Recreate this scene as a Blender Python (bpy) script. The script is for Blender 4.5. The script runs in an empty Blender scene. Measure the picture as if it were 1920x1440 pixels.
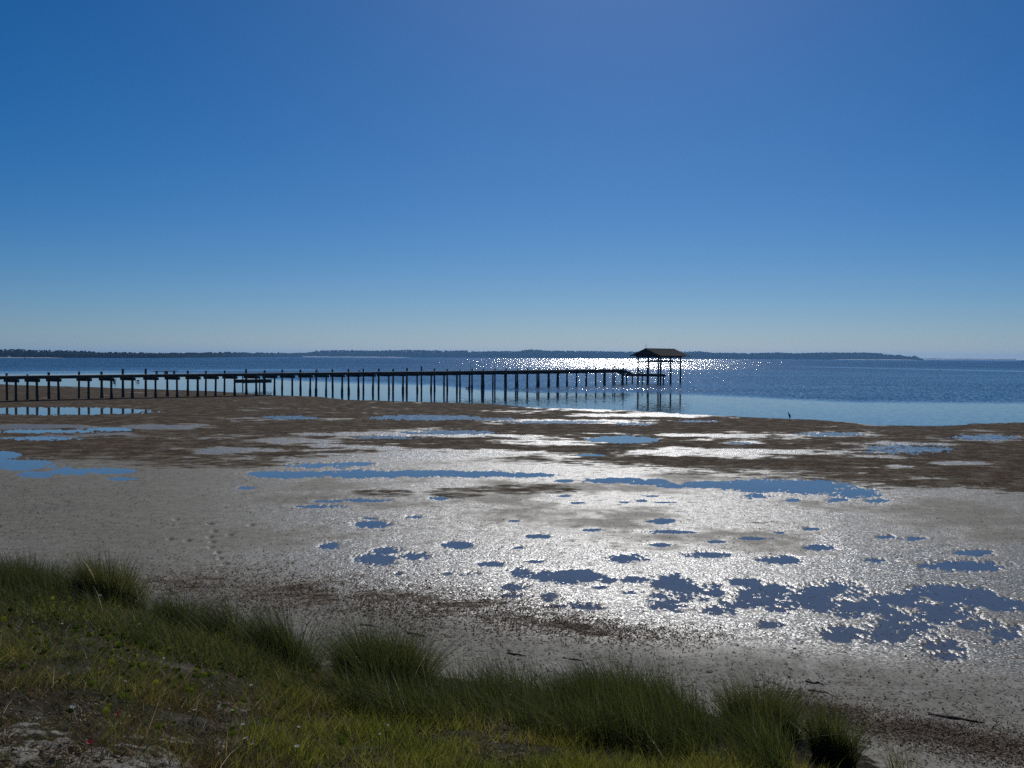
import bpy, math, random
import numpy as np

# ------------------------------------------------------------------ camera, sky, sun, exposure
scene = bpy.context.scene
COL = scene.collection
H = 5.0                    # eye height above the water
F = 1900.0                 # focal length in pixels of a 1920 wide frame
PITCH = math.radians(-1.53)
ROLL = 0.0050
SUN_AZ = math.radians(6.3)   # to the right of straight ahead
SUN_EL = math.radians(34.0)

fwd = np.array([0.0, math.cos(PITCH), math.sin(PITCH)])
rgt = np.array([math.cos(ROLL), 0.0, math.sin(ROLL)])
rgt = rgt - fwd * rgt.dot(fwd); rgt /= np.linalg.norm(rgt)
upv = np.cross(rgt, fwd)

from mathutils import Matrix, Vector
cam_data = bpy.data.cameras.new('camera')
cam = bpy.data.objects.new('camera', cam_data)
COL.objects.link(cam)
cam_data.sensor_width = 36.0
cam_data.lens = 36.0 * F / 1920.0
cam_data.clip_start = 0.05
cam_data.clip_end = 40000.0
m = Matrix.Identity(4)
for i in range(3):
    m[i][0] = rgt[i]; m[i][1] = upv[i]; m[i][2] = -fwd[i]
m[0][3], m[1][3], m[2][3] = 0.0, 0.0, H
cam.matrix_world = m
scene.camera = cam

scene.view_settings.view_transform = 'Standard'
scene.view_settings.look = 'None'
scene.view_settings.exposure = 0.0
scene.view_settings.gamma = 1.0
scene.view_settings.use_curve_mapping = False
cy = scene.cycles
cy.use_denoising = False
cy.use_adaptive_sampling = False
cy.sample_clamp_indirect = 6.0
cy.sample_clamp_direct = 0.0
cy.max_bounces = 6
cy.volume_bounces = 0

world = bpy.data.worlds.new('World')
scene.world = world
world.use_nodes = True
wn = world.node_tree.nodes; wl = world.node_tree.links
wn.clear()
w_out = wn.new('ShaderNodeOutputWorld')
w_bg = wn.new('ShaderNodeBackground')
w_sky = wn.new('ShaderNodeTexSky')
w_sky.sky_type = 'NISHITA'
w_sky.sun_disc = False
w_sky.sun_elevation = SUN_EL
w_sky.sun_rotation = SUN_AZ
w_sky.altitude = 0.0
w_sky.air_density = 0.8
w_sky.dust_density = 0.25
w_sky.ozone_density = 10.0
w_bg.inputs['Strength'].default_value = 0.05
w_hsv = wn.new('ShaderNodeHueSaturation')
w_hsv.inputs['Saturation'].default_value = 1.2
wl.new(w_sky.outputs['Color'], w_hsv.inputs['Color'])
wl.new(w_hsv.outputs['Color'], w_bg.inputs['Color'])
wl.new(w_bg.outputs['Background'], w_out.inputs['Surface'])

sun_data = bpy.data.lights.new('sun', 'SUN')
sun_data.energy = 3.0
sun_data.angle = math.radians(0.53)
sun_data.color = (1.0, 0.97, 0.93)
sun = bpy.data.objects.new('sun', sun_data)
COL.objects.link(sun)
sdir = Vector((math.sin(SUN_AZ) * math.cos(SUN_EL), math.cos(SUN_AZ) * math.cos(SUN_EL), math.sin(SUN_EL)))
sun.rotation_euler = sdir.to_track_quat('Z', 'Y').to_euler()
sun.location = (20, 100, 80)

rng = np.random.default_rng(7)
random.seed(7)

# ------------------------------------------------------------------ survey helpers: photo pixel <-> place
def ray(c, r):
    a = (np.asarray(c, float) - 960.0) / F; b = (720.0 - np.asarray(r, float)) / F
    return (fwd[None] + a.reshape(-1, 1) * rgt[None] + b.reshape(-1, 1) * upv[None])
def at(c, r, z):
    d = ray(c, r)[0]; t = (z - H) / d[2]
    return np.array([d[0] * t, d[1] * t, z])
def at_depth(c, r, Y):
    d = ray(c, r)[0]; t = Y / d[1]
    return np.array([d[0] * t, Y, H + d[2] * t])
def proj(X, Y, Z):
    P = np.stack([X, Y, Z - H], -1)
    dep = np.maximum(P @ fwd, 0.05)
    return 960.0 + F * (P @ rgt) / dep, 720.0 - F * (P @ upv) / dep

def sstep(a, b, x):
    t = np.clip((x - a) / (b - a), 0, 1); return t * t * (3 - 2 * t)
def _h(ix, iy, s):
    ix = ix.astype(np.int64); iy = iy.astype(np.int64)
    n = (ix * 374761393 + iy * 668265263 + s * 974634777) & 0xffffffff
    n = ((n ^ (n >> 13)) * 1274126177) & 0xffffffff
    n = (n ^ (n >> 16)) & 0xffffff
    return n / float(0xffffff)
def vnoise(x, y, s=0):
    ix = np.floor(x); iy = np.floor(y); fx = x - ix; fy = y - iy
    fx = fx * fx * (3 - 2 * fx); fy = fy * fy * (3 - 2 * fy)
    a = _h(ix, iy, s); b = _h(ix + 1, iy, s); c = _h(ix, iy + 1, s); d = _h(ix + 1, iy + 1, s)
    return (a * (1 - fx) + b * fx) * (1 - fy) + (c * (1 - fx) + d * fx) * fy
def fbm(x, y, o=4, s=0):
    v = 0; a = 0.5; t = 0
    for i in range(o):
        v = v + a * vnoise(x * 2 ** i + 17.3 * i, y * 2 ** i - 9.1 * i, s + i); t += a; a *= 0.55
    return v / t

# ------------------------------------------------------------------ object helpers
def tag(o, label=None, cat=None, group=None, kind=None):
    if label: o['label'] = label
    if cat: o['category'] = cat
    if group: o['group'] = group
    if kind: o['kind'] = kind
    return o
def empty(name, loc, rz=0.0):
    o = bpy.data.objects.new(name, None); COL.objects.link(o)
    o.location = Vector([float(v) for v in loc]); o.rotation_euler = (0, 0, rz); o.empty_display_size = 0.2
    return o
def np_mesh(name, V, Fc, mat, parent=None, attrs=None, smooth=False, loc=None):
    V = np.asarray(V, np.float32); Fc = np.asarray(Fc, np.int32)
    me = bpy.data.meshes.new(name)
    n, k = Fc.shape
    me.vertices.add(len(V)); me.vertices.foreach_set('co', V.ravel())
    me.loops.add(n * k); me.loops.foreach_set('vertex_index', Fc.ravel())
    me.polygons.add(n); me.polygons.foreach_set('loop_start', np.arange(0, n * k, k, dtype=np.int32))
    me.polygons.foreach_set('use_smooth', np.full(n, bool(smooth)))
    me.update(calc_edges=True)
    for an, av in (attrs or {}).items():
        at_ = me.attributes.new(an, 'FLOAT', 'POINT'); at_.data.foreach_set('value', np.asarray(av, np.float32))
    me.materials.append(mat)
    o = bpy.data.objects.new(name, me); COL.objects.link(o)
    if parent: o.parent = parent
    if loc is not None: o.location = Vector([float(v) for v in loc])
    return o
class MB:
    def __init__(s): s.v = []; s.f = []
    def add(s, vs, fs):
        b = len(s.v); s.v += [tuple(float(q) for q in v) for v in vs]; s.f += [tuple(b + i for i in f) for f in fs]
    def box(s, c, ex, ey, ez):
        c, ex, ey, ez = (np.asarray(q, float) for q in (c, ex, ey, ez))
        vs = [c + a * ex + b * ey + d * ez for d in (-1, 1) for b in (-1, 1) for a in (-1, 1)]
        s.add(vs, [(0, 2, 3, 1), (4, 5, 7, 6), (0, 1, 5, 4), (2, 6, 7, 3), (0, 4, 6, 2), (1, 3, 7, 5)])
    def bar(s, p, q, w, h, up=(0, 0, 1)):
        p = np.asarray(p, float); q = np.asarray(q, float); d = q - p; L = np.linalg.norm(d); d = d / L
        sd = np.cross(d, up); sd = sd / max(np.linalg.norm(sd), 1e-6); u = np.cross(sd, d)
        s.box((p + q) / 2, d * L / 2, sd * w / 2, u * h / 2)
    def tube(s, pts, rad, n=8, cap=True, squash=1.0):
        pts = [np.asarray(p, float) for p in pts]; rings = []
        prev = None
        for i, p in enumerate(pts):
            d = pts[min(i + 1, len(pts) - 1)] - pts[max(i - 1, 0)]; d = d / max(np.linalg.norm(d), 1e-9)
            if prev is None:
                ref = np.array([0, 0, 1.0]) if abs(d[2]) < 0.9 else np.array([1.0, 0, 0])
            else: ref = prev
            a = ref - d * ref.dot(d); a /= np.linalg.norm(a); b = np.cross(d, a); prev = a
            rings.append([p + rad[i] * (math.cos(2 * math.pi * k / n) * a + squash * math.sin(2 * math.pi * k / n) * b) for k in range(n)])
        vs = [v for r_ in rings for v in r_]; fs = []
        for i in range(len(rings) - 1):
            for k in range(n):
                fs.append((i * n + k, i * n + (k + 1) % n, (i + 1) * n + (k + 1) % n, (i + 1) * n + k))
        if cap:
            fs.append(tuple(range(n - 1, -1, -1))); fs.append(tuple((len(rings) - 1) * n + k for k in range(n)))
        s.add(vs, fs)
    def build(s, name, mat, parent=None, origin=None, smooth=False):
        v = np.asarray(s.v, float)
        if origin is not None: v = v - np.asarray(origin, float)
        me = bpy.data.meshes.new(name); me.from_pydata(v.tolist(), [], s.f)
        if smooth: me.polygons.foreach_set('use_smooth', [True] * len(me.polygons))
        me.materials.append(mat); me.update()
        o = bpy.data.objects.new(name, me); COL.objects.link(o)
        if parent: o.parent = parent
        return o

# ------------------------------------------------------------------ material helpers
class NT:
    def __init__(s, name):
        s.m = bpy.data.materials.new(name); s.m.use_nodes = True
        s.n = s.m.node_tree.nodes; s.l = s.m.node_tree.links; s.n.clear()
        s.out = s.n.new('ShaderNodeOutputMaterial')
    def new(s, t, **kw):
        n = s.n.new(t)
        for k, v in kw.items(): setattr(n, k, v)
        return n
    def set(s, sock, v):
        if hasattr(v, 'is_linked') or hasattr(v, 'links'): s.l.new(v, sock)
        else: sock.default_value = v
    def attr(s, name):
        n = s.new('ShaderNodeAttribute', attribute_name=name); return n.outputs['Fac']
    def math(s, op, a, b=0.0, clamp=False):
        n = s.new('ShaderNodeMath', operation=op, use_clamp=clamp)
        s.set(n.inputs[0], a); s.set(n.inputs[1], b); return n.outputs[0]
    def vmath(s, op, a, b=None):
        n = s.new('ShaderNodeVectorMath', operation=op); s.set(n.inputs[0], a)
        if b is not None:
            s.set(n.inputs[3 if op == 'SCALE' else 1], b)
        return n.outputs[0]
    def pos(s): return s.new('ShaderNodeNewGeometry').outputs['Position']
    def nrm(s): return s.new('ShaderNodeNewGeometry').outputs['Normal']
    def mapping(s, v, sc, rot=(0, 0, 0)):
        n = s.new('ShaderNodeMapping'); s.l.new(v, n.inputs['Vector']); n.inputs['Scale'].default_value = sc
        n.inputs['Rotation'].default_value = rot; return n.outputs[0]
    def noise(s, v, scale, detail=2.0, rough=0.5, out=0):
        n = s.new('ShaderNodeTexNoise'); s.l.new(v, n.inputs['Vector'])
        n.inputs['Scale'].default_value = scale; n.inputs['Detail'].default_value = detail; n.inputs['Roughness'].default_value = rough
        return n.outputs[out]
    def ramp(s, v, stops):
        n = s.new('ShaderNodeValToRGB'); s.set(n.inputs[0], v); e = n.color_ramp.elements
        while len(e) < len(stops): e.new(0.5)
        for i, (p, c) in enumerate(stops):
            e[i].position = p; e[i].color = tuple(c) + ((1.0,) if len(c) == 3 else ())
        return n.outputs[0]
    def mix(s, f, a, b):
        n = s.new('ShaderNodeMix', data_type='RGBA'); s.set(n.inputs[0], f)
        for k, v in ((6, a), (7, b)):
            s.set(n.inputs[k], v if not isinstance(v, tuple) else (tuple(v) + (1.0,))[:4])
        return n.outputs[2]
    def mixf(s, f, a, b):
        n = s.new('ShaderNodeMix', data_type='FLOAT'); s.set(n.inputs[0], f); s.set(n.inputs[2], a); s.set(n.inputs[3], b); return n.outputs[0]
    def smooth(s, v, lo, hi):
        n = s.new('ShaderNodeMapRange', interpolation_type='SMOOTHSTEP'); s.set(n.inputs[0], v)
        n.inputs[1].default_value = lo; n.inputs[2].default_value = hi; return n.outputs[0]
    def facets(s, vec, amp, base=None):
        """facet normals: a random tilt from a colour noise, not a filtered bump, so ripples keep their slope far away"""
        c = s.vmath('SUBTRACT', vec, (0.5, 0.5, 0.5)); c = s.vmath('MULTIPLY', c, (1, 1, 0))
        n = s.new('ShaderNodeVectorMath', operation='SCALE'); s.l.new(c, n.inputs[0]); s.set(n.inputs[3], amp)
        return s.vmath('NORMALIZE', s.vmath('ADD', base if base is not None else s.nrm(), n.outputs[0]))
    def bsdf(s, color, rough=0.8, normal=None, spec=0.5, ior=1.45, trans=None, tcol=None):
        b = s.new('ShaderNodeBsdfPrincipled')
        s.set(b.inputs['Base Color'], color if not isinstance(color, tuple) else tuple(color) + (1.0,))
        s.set(b.inputs['Roughness'], rough); s.set(b.inputs['Specular IOR Level'], spec); b.inputs['IOR'].default_value = ior
        if normal is not None: s.l.new(normal, b.inputs['Normal'])
        o = b.outputs[0]
        if trans:
            t = s.new('ShaderNodeBsdfTranslucent'); s.set(t.inputs['Color'], tcol if tcol is not None else color)
            mx = s.new('ShaderNodeMixShader'); mx.inputs[0].default_value = trans
            s.l.new(o, mx.inputs[1]); s.l.new(t.outputs[0], mx.inputs[2]); o = mx.outputs[0]
        s.l.new(o, s.out.inputs['Surface'])
        return s.m

def mat_ground():
    t = NT('tidal flat and dune bank'); p = t.pos()
    brown, wet, veg, dry = t.attr('brown'), t.attr('wet'), t.attr('veg'), t.attr('dry')
    n_big = t.noise(t.mapping(p, (0.35, 0.5, 1)), 1.0, 4, 0.55)
    n_mid = t.noise(p, 3.0, 4, 0.6)
    n_fine = t.noise(p, 26.0, 3, 0.6)
    n_weed = t.noise(t.mapping(p, (0.5, 0.9, 1)), 2.2, 6, 0.7)
    mud = t.mix(t.smooth(n_mid, 0.3, 0.7), (0.138, 0.126, 0.094), (0.196, 0.18, 0.136))
    mud = t.mix(t.math('MULTIPLY', t.smooth(n_big, 0.45, 0.72), 0.5), mud, (0.13, 0.115, 0.09))
    mud = t.mix(t.smooth(n_fine, 0.60, 0.70), mud, (0.07, 0.06, 0.045))
    dash_shade = t.smooth(t.noise(t.mapping(p, (4.0, 6.5, 1)), 1.6, 5, 0.7), 0.60, 0.67)  # dark dashes: shaded sides of clods and pits put into the mud colour
    mud = t.mix(t.math('MULTIPLY', dash_shade, 0.8), mud, (0.05, 0.044, 0.034))
    dryc = t.mix(t.smooth(n_mid, 0.3, 0.7), (0.19, 0.18, 0.152), (0.26, 0.25, 0.215))
    dryc = t.mix(t.smooth(t.noise(p, 11.0, 4, 0.65), 0.55, 0.7), dryc, (0.14, 0.125, 0.10))
    dryc = t.mix(t.smooth(n_fine, 0.60, 0.70), dryc, (0.08, 0.068, 0.05))
    n_patch = t.noise(p, 0.9, 5, 0.68); n_lump_shade = t.noise(p, 4.5, 4, 0.72)  # weed tone patches, and the self-shadow of weed lumps put into the colour
    wv = t.math('ADD', t.math('MULTIPLY', n_patch, 0.55), t.math('MULTIPLY', n_lump_shade, 0.45))
    weed = t.ramp(wv, [(0.32, (0.020, 0.014, 0.010)), (0.44, (0.052, 0.036, 0.024)), (0.54, (0.112, 0.088, 0.058)), (0.66, (0.19, 0.165, 0.12))])
    weed = t.mix(t.math('MULTIPLY', t.smooth(n_big, 0.35, 0.65), 0.6), weed, t.mix(t.smooth(n_lump_shade, 0.35, 0.62), (0.032, 0.022, 0.015), (0.125, 0.088, 0.052)))
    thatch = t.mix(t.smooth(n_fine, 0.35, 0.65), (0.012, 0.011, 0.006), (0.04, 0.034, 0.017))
    bm = t.smooth(t.math('ADD', brown, t.math('MULTIPLY', t.math('SUBTRACT', n_weed, 0.5), 2.4)), 0.25, 0.75)
    c = t.mix(dry, mud, dryc)
    c = t.mix(bm, c, weed)
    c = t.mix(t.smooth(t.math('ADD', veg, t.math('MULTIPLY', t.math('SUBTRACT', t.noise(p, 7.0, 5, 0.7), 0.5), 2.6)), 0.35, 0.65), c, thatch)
    wet = t.math('MULTIPLY', wet, t.math('SUBTRACT', 1.0, t.math('MULTIPLY', dash_shade, 0.75)))
    w = t.math('MULTIPLY', wet, t.math('SUBTRACT', 1.0, t.math('MULTIPLY', bm, 0.88)))
    w = t.math('MULTIPLY', w, t.smooth(n_mid, 0.2, 0.5), True)
    rough = t.mixf(w, 0.72, 0.33)
    rough = t.mixf(bm, rough, 0.95)
    fac = t.noise(p, 22.0, 3, 0.65, out=1)
    amp = t.mixf(w, 1.1, 2.1)
    amp = t.mixf(bm, amp, 2.6)
    return t.bsdf(c, rough, t.facets(fac, amp), spec=t.mixf(t.math('MAXIMUM', bm, dry), t.mixf(w, 0.12, 0.44), t.mixf(t.smooth(n_patch, 0.5, 0.7), 0.02, 0.16)), ior=1.36)

def mat_sea():
    t = NT('bay water'); p = t.pos(); r = t.attr('ruffle')
    streak = t.noise(t.mapping(p, (0.006, 0.03, 1)), 1.0, 4, 0.6)
    r2 = t.math('MULTIPLY', r, t.mixf(t.smooth(streak, 0.35, 0.65), 0.75, 1.12))
    fac = t.noise(p, 2.6, 3, 0.6, out=1)
    amp = t.mixf(r2, 0.07, 1.15)
    rough = t.mixf(r, 0.03, 0.12)
    lean = t.new('ShaderNodeVectorMath', operation='SCALE'); lean.inputs[0].default_value = (-0.01, -0.135, 0.0); t.set(lean.inputs[3], r2)
    base = t.vmath('ADD', t.nrm(), lean.outputs[0])      # wind ripples: the lee faces, towards the beach, are the steeper ones
    return t.bsdf((0.010, 0.028, 0.05), rough, t.facets(fac, amp, base), spec=0.5, ior=1.333)

def mat_pool():
    t = NT('standing pool water'); p = t.pos()
    fac = t.noise(p, 3.0, 2, 0.5, out=1)
    r = t.attr('ruffle')
    c = t.mix(t.noise(p, 1.2, 3), (0.085, 0.075, 0.06), (0.125, 0.11, 0.088))
    return t.bsdf(c, t.mixf(r, 0.02, 0.2), t.facets(fac, t.mixf(r, 0.02, 1.0)), spec=0.5, ior=1.333)

def mat_wood(name, a, b, rough=0.8):
    t = NT(name); p = t.pos()
    n = t.noise(t.mapping(p, (6, 6, 1.2)), 2.0, 5, 0.65)
    return t.bsdf(t.mix(t.smooth(n, 0.3, 0.7), a, b), rough, spec=0.3)

def mat_plant(name, stops, trans=0.4, rough=0.6, spec=0.10, tk=1.7):
    t = NT(name); c = t.ramp(t.attr('tint'), stops)
    tc = t.vmath('SCALE', c, tk)
    return t.bsdf(c, rough, spec=spec, trans=trans, tcol=tc)

def mat_plain(name, a, b, scale=8.0, rough=0.7, trans=None, spec=0.4):
    t = NT(name); n = t.noise(t.pos(), scale, 4, 0.6)
    return t.bsdf(t.mix(t.smooth(n, 0.3, 0.7), a, b), rough, spec=spec, trans=trans)

M_GROUND = mat_ground(); M_SEA = mat_sea(); M_POOL = mat_pool()
M_PILE = mat_wood('weathered piling wood', (0.045, 0.034, 0.026), (0.115, 0.088, 0.064))
M_DECK = mat_wood('weathered deck boards', (0.10, 0.085, 0.068), (0.19, 0.165, 0.135))
M_BEAM = mat_wood('dark timber beams', (0.05, 0.038, 0.028), (0.11, 0.085, 0.062))
M_ROOF = mat_plain('brown roof shingles', (0.022, 0.016, 0.013), (0.042, 0.031, 0.026), 3.0, 0.95, None, 0.05)
M_TREE = mat_plain('far pine wood', (0.008, 0.012, 0.009), (0.018, 0.022, 0.013), 0.03, 1.0, spec=0.0)
M_SANDFAR = mat_plain('pale far sand', (0.5, 0.47, 0.4), (0.62, 0.58, 0.5), 0.05, 0.9)
M_STICK = mat_wood('wet driftwood', (0.03, 0.022, 0.016), (0.075, 0.055, 0.04), 0.7)
M_TALL = mat_plant('cordgrass blades', [(0.0, (0.026, 0.040, 0.010)), (0.45, (0.055, 0.068, 0.016)), (0.8, (0.115, 0.11, 0.03)), (0.93, (0.15, 0.12, 0.05)), (1.0, (0.50, 0.42, 0.30))], 0.45, 0.6, 0.12, 1.5)
M_SHORT = mat_plant('short grass blades', [(0.0, (0.032, 0.045, 0.007)), (0.35, (0.10, 0.112, 0.014)), (0.62, (0.155, 0.155, 0.026)), (0.8, (0.17, 0.125, 0.035)), (1.0, (0.22, 0.15, 0.07))], 0.5, 0.6, 0.1, 1.75)
M_DRY = mat_plant('dry brown stems', [(0.0, (0.04, 0.03, 0.012)), (0.5, (0.10, 0.052, 0.022)), (0.9, (0.17, 0.10, 0.05)), (1.0, (0.4, 0.32, 0.24))], 0.35)
M_LEAF = mat_plant('pennywort leaves', [(0.0, (0.05, 0.085, 0.012)), (0.6, (0.11, 0.15, 0.016)), (1.0, (0.30, 0.29, 0.03))], 0.6, 0.75, 0.08, 1.0)
M_WRACK = mat_plant('dead seagrass flakes', [(0.0, (0.04, 0.031, 0.022)), (0.5, (0.155, 0.108, 0.07)), (0.85, (0.20, 0.135, 0.085)), (1.0, (0.34, 0.27, 0.20))], 0.25, 0.6)
M_WHITE = mat_plain('white petals', (0.8, 0.8, 0.77), (0.88, 0.88, 0.85), 20, 0.6, 0.6)
M_YELLOW = mat_plain('yellow flower heart', (0.5, 0.36, 0.04), (0.6, 0.42, 0.05), 20, 0.6)
M_RED = mat_plain('red petals', (0.45, 0.02, 0.03), (0.6, 0.04, 0.05), 20, 0.5, 0.4)
M_HERON = mat_plain('slate blue plumage', (0.07, 0.085, 0.11), (0.15, 0.165, 0.19), 30, 0.8)
M_PALE = mat_plain('pale plumage', (0.55, 0.55, 0.55), (0.7, 0.7, 0.68), 30, 0.8)
M_BILL = mat_plain('horn coloured bill', (0.10, 0.09, 0.05), (0.16, 0.13, 0.06), 30, 0.5)
M_DARKBIRD = mat_plain('dark plumage', (0.02, 0.02, 0.022), (0.045, 0.042, 0.04), 30, 0.8)
M_BUOY = mat_plain('white buoy paint', (0.75, 0.75, 0.73), (0.82, 0.82, 0.8), 6, 0.4)
M_METAL = mat_plain('dark galvanised metal', (0.06, 0.06, 0.065), (0.1, 0.1, 0.1), 10, 0.5)

# ------------------------------------------------------------------ the ground: shore, flats, pools, dune bank
SHORE = np.array([(-900, 700), (-300, 712), (0, 721), (150, 726), (250, 729), (350, 732), (430, 736), (500, 741), (580, 744), (650, 750), (740, 752.5),
    (830, 755), (900, 757.5), (960, 762), (1010, 766), (1100, 769), (1200, 773), (1280, 779), (1400, 784.5), (1480, 786.5), (1560, 789),
    (1640, 798), (1780, 800), (1830, 795), (1920, 793), (2400, 792), (3200, 800)], float)
EDGE = np.array([(-900, 19, 990), (-300, 17, 1040), (0, 16, 1085), (150, 15.5, 1110), (240, 15, 1140), (370, 14.8, 1178), (470, 14.6, 1208), (580, 14.4, 1250),
    (640, 14.2, 1258), (800, 13.6, 1275), (1000, 13, 1300), (1300, 12, 1345), (1480, 11.4, 1380), (1590, 11, 1420), (1750, 10.5, 1470), (1920, 10, 1530), (2300, 9, 1640)], float)
SH_Y = np.array([at(c, r, 0.0)[1] for c, r in SHORE])
ED_Z = np.array([at_depth(c, r, Y)[2] for c, Y, r in EDGE])
def col_of(X, Y): return 960.0 + F * X / np.maximum(Y, 0.5)
def edge_y(c): return np.interp(c, EDGE[:, 0], EDGE[:, 1])
def edge_z(c): return np.interp(c, EDGE[:, 0], ED_Z)
def edge_row(c): return np.interp(c, EDGE[:, 0], EDGE[:, 2])
Z0 = 3.2
def flat_z(X, Y):
    c = col_of(X, Y)
    ys = np.interp(c, SHORE[:, 0], SH_Y)
    ys = ys * (1 + 0.045 * (fbm(X * 0.12, Y * 0.05, 4, 5) - 0.5) + 0.025 * (fbm(X * 0.9, Y * 0.25, 3, 8) - 0.5))
    d = ys - Y
    return np.where(d > 0, np.minimum(0.0045 * d, 0.24), np.maximum(0.012 * d, -0.7))
def bank_z(X, Y, zf):
    c = col_of(X, Y); ye = edge_y(c); ze = edge_z(c)
    inner = Z0 + (ze - Z0) * np.clip(Y, -4, None) / ye
    inner = np.where(Y < 0, Z0, inner)
    wd = 0.7 + 0.9 * np.clip(ze - 0.5, 0, 2)
    beach = zf + 0.22 * np.exp(-np.clip(Y - ye, 0, None) / 3.0)
    outer = beach + (ze - zf - 0.22) * np.exp(-(np.clip(Y - ye, 0, None) / wd) ** 2)
    return np.where(Y < ye, inner, outer)
def ground_z(X, Y):
    return bank_z(X, Y, flat_z(X, Y))
def on_bank(c, r):
    """place on the bank slope seen at photo column c, row r (vectorised)"""
    c = np.asarray(c, float); r = np.asarray(r, float)
    d = ray(c, r); s = -d[:, 2] / d[:, 1]
    ye = edge_y(c); ze = edge_z(c)
    Y = (H - Z0) / np.maximum(s + (ze - Z0) / ye, 0.05)
    Y = np.clip(Y, 1.0, ye)
    X = d[:, 0] / d[:, 1] * Y
    return X, Y, ground_z(X, Y)
def on_flat(c, r):
    c = np.asarray(c, float); r = np.asarray(r, float)
    d = ray(c, r); z = np.full(len(c), 0.24)
    for _ in range(6):
        t = (z - H) / d[:, 2]; X = d[:, 0] * t; Y = d[:, 1] * t; z = 0.5 * z + 0.5 * ground_z(X, Y)
    return X, Y, ground_z(X, Y)

POOLS = [  # photo column, row, half width, half height, raggedness
 (1463,1050,40,8,.2),(1807,1062,78,10,.2),(1830,1037,43,6,.2),(1535,1027,29,6,.2),(1320,1041,45,6,.3),(1418,1010,32,3.6,.2),(1343,1016,21,3,.2),(1523,992,20,3,.2),
 (1290,998,14,3,.2),(1660,1007,17,3.5,.3),(1713,1010,23,4,.4),(1642,1051,18,4,.4),(1462,999,12,2,.2),(692,983.5,35,7,.2),(692,972,12,2,.3),(858,1022,33,7,.2),
 (705,1050,40,11,.3),(723,1033,28,6,.3),(777,1043,27,7,.5),(922,1058,27,5,.3),(1002,1053,20,3.5,.3),(1173,1047,38,8,.4),(1110,994,22,3,.2),(1010,1006,27,4,.3),
 (1242,1022,27,3.5,.2),(1240,978,27,5.5,.3),(1253,997,40,4,.3),(823,935,20,4,.5),(683,938,45,4,.4),(963,977,10,2.2,.3),(777,970,17,2.5,.5),(1083,943,17,2,.3),
 (1058,930,15,2.2,.3),(1170,942,13,1.8,.2),(1202,939,12,3,.2),(1247,942,22,2,.2),(1220,930,20,1.8,.2),(973,1027,13,2.6,.4),(600,950,42,3,.5),(620,940,28,3,.5),
 (540,890,75,7.5,.25),(680,889,90,8,.25),(800,888,80,7,.3),(900,889,90,6,.35),(990,891,60,4.5,.4),(600,874,60,5,.6),(660,870,50,4,.5),(1058,902,20,3,.3),
 (1150,901,60,5.5,.3),(1215,905,45,4.5,.3),(1265,911,35,4,.3),(1330,909,60,7,.25),(1430,911,85,13,.25),(1520,914,75,15,.25),(1600,925,50,9,.5),(1645,939,24,4,.3),
 (1230,900,20,2.5,.4),(1420,931,30,4,.7),(1490,938,20,3,.7),(1570,938,22,4,.7),
 (1165,824,74,7,.25),(1105,853,28,2.4,.3),(15,853,26,7,.2),(-40,862,60,10,.2),(40,872,70,10,.45),(130,884,40,7,.4),(200,883,52,5.5,.4),(70,890,40,6,.5),(228,898,26,3,.4),
 (465,915,17,3,.5),(617,1024,18,6,.4),
 (1256,1092,38,19,.35),(1185,1086,34,6,.3),(1402,1092,30,9,.4),(1432,1120,60,17,.4),(1560,1108,56,18,.4),(1537,1135,56,15,.45),(1612,1138,90,14,.5),(1781,1116,75,18,.35),
 (1590,1153,32,7,.3),(1755,1150,66,28,.5),(1886,1135,40,11,.4),(1960,1140,50,12,.4),(1575,1191,38,14,.4),(1661,1191,45,14,.45),(1886,1191,32,15,.5),(1781,1232,32,9,.6),(1762,1213,34,12,.8),
 (1331,1112,32,9,.6),(1350,1143,40,9,.6),(1256,1135,38,12,.5),(1237,1117,32,5,.4),(1447,1172,24,7,.8),(977,1075,28,11,.35),(1080,1082,63,13,.3),(1180,1087,25,6,.3),(963,1100,23,7,.5),
 (1027,1120,17,9,.5),(1123,1101,17,4,.3),(1093,1135,30,6,.7),(1040,1137,20,4,.6),(957,1117,18,4,.7),(840,1076,13,3,.4),(873,1076,25,3,.6),(747,1076,8,3,.4),(1190,1112,18,4,.4),
 (1020,1080,40,10,.3),(1140,1088,30,6,.35),(1290,1105,40,14,.35),(1470,1130,45,13,.35),(1440,1105,40,10,.4),(1680,1125,50,12,.35),(1840,1125,50,14,.35),(1720,1175,50,16,.4),(1480,1140,40,10,.7),(1690,1165,40,12,.6),(1830,1170,40,12,.7),(1110,1140,20,4,.6),(1500,1118,30,8,.5),(1300,1120,40,8,.8),(1380,1135,40,10,.6),(1330,1100,30,6,.5)]
SPARKLE_POOLS = [(800,783,105,5.5,.3),(930,786,40,3,.5),(100,771,190,7.5,.2),(205,805,50,3,.8),(90,809,90,3.5,.8),(540,783,55,3.5,.6),(1310,790,40,2,.6),(1040,791.5,110,2.8,.5),(1190,795,36,3,.6),(1560,814,60,4,.8),(1700,843,75,8,.9),(1850,820,60,5,.9),(1390,831,24,2.5,.7),(730,820,60,3,.9),(845,811,90,4,.6),(80,822,70,4,.9)]
STREAKS = [(820,812,140,8),(1160,828,150,14),(1360,822,90,11),(1360,855,100,11),(850,855,190,14),(1560,815,90,8),(1700,844,105,14),(1840,821,90,9),(1690,878,60,6),(1800,870,40,4),
    (1060,791,150,5),(1250,850,80,10),(520,788,90,6),(130,818,130,8),(430,843,60,8),(600,830,80,8),(300,800,60,5),(700,860,140,8),(1490,850,30,4),(60,800,80,5),(1000,770,60,5),(1200,778,90,5),(560,868,110,9)]
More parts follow.
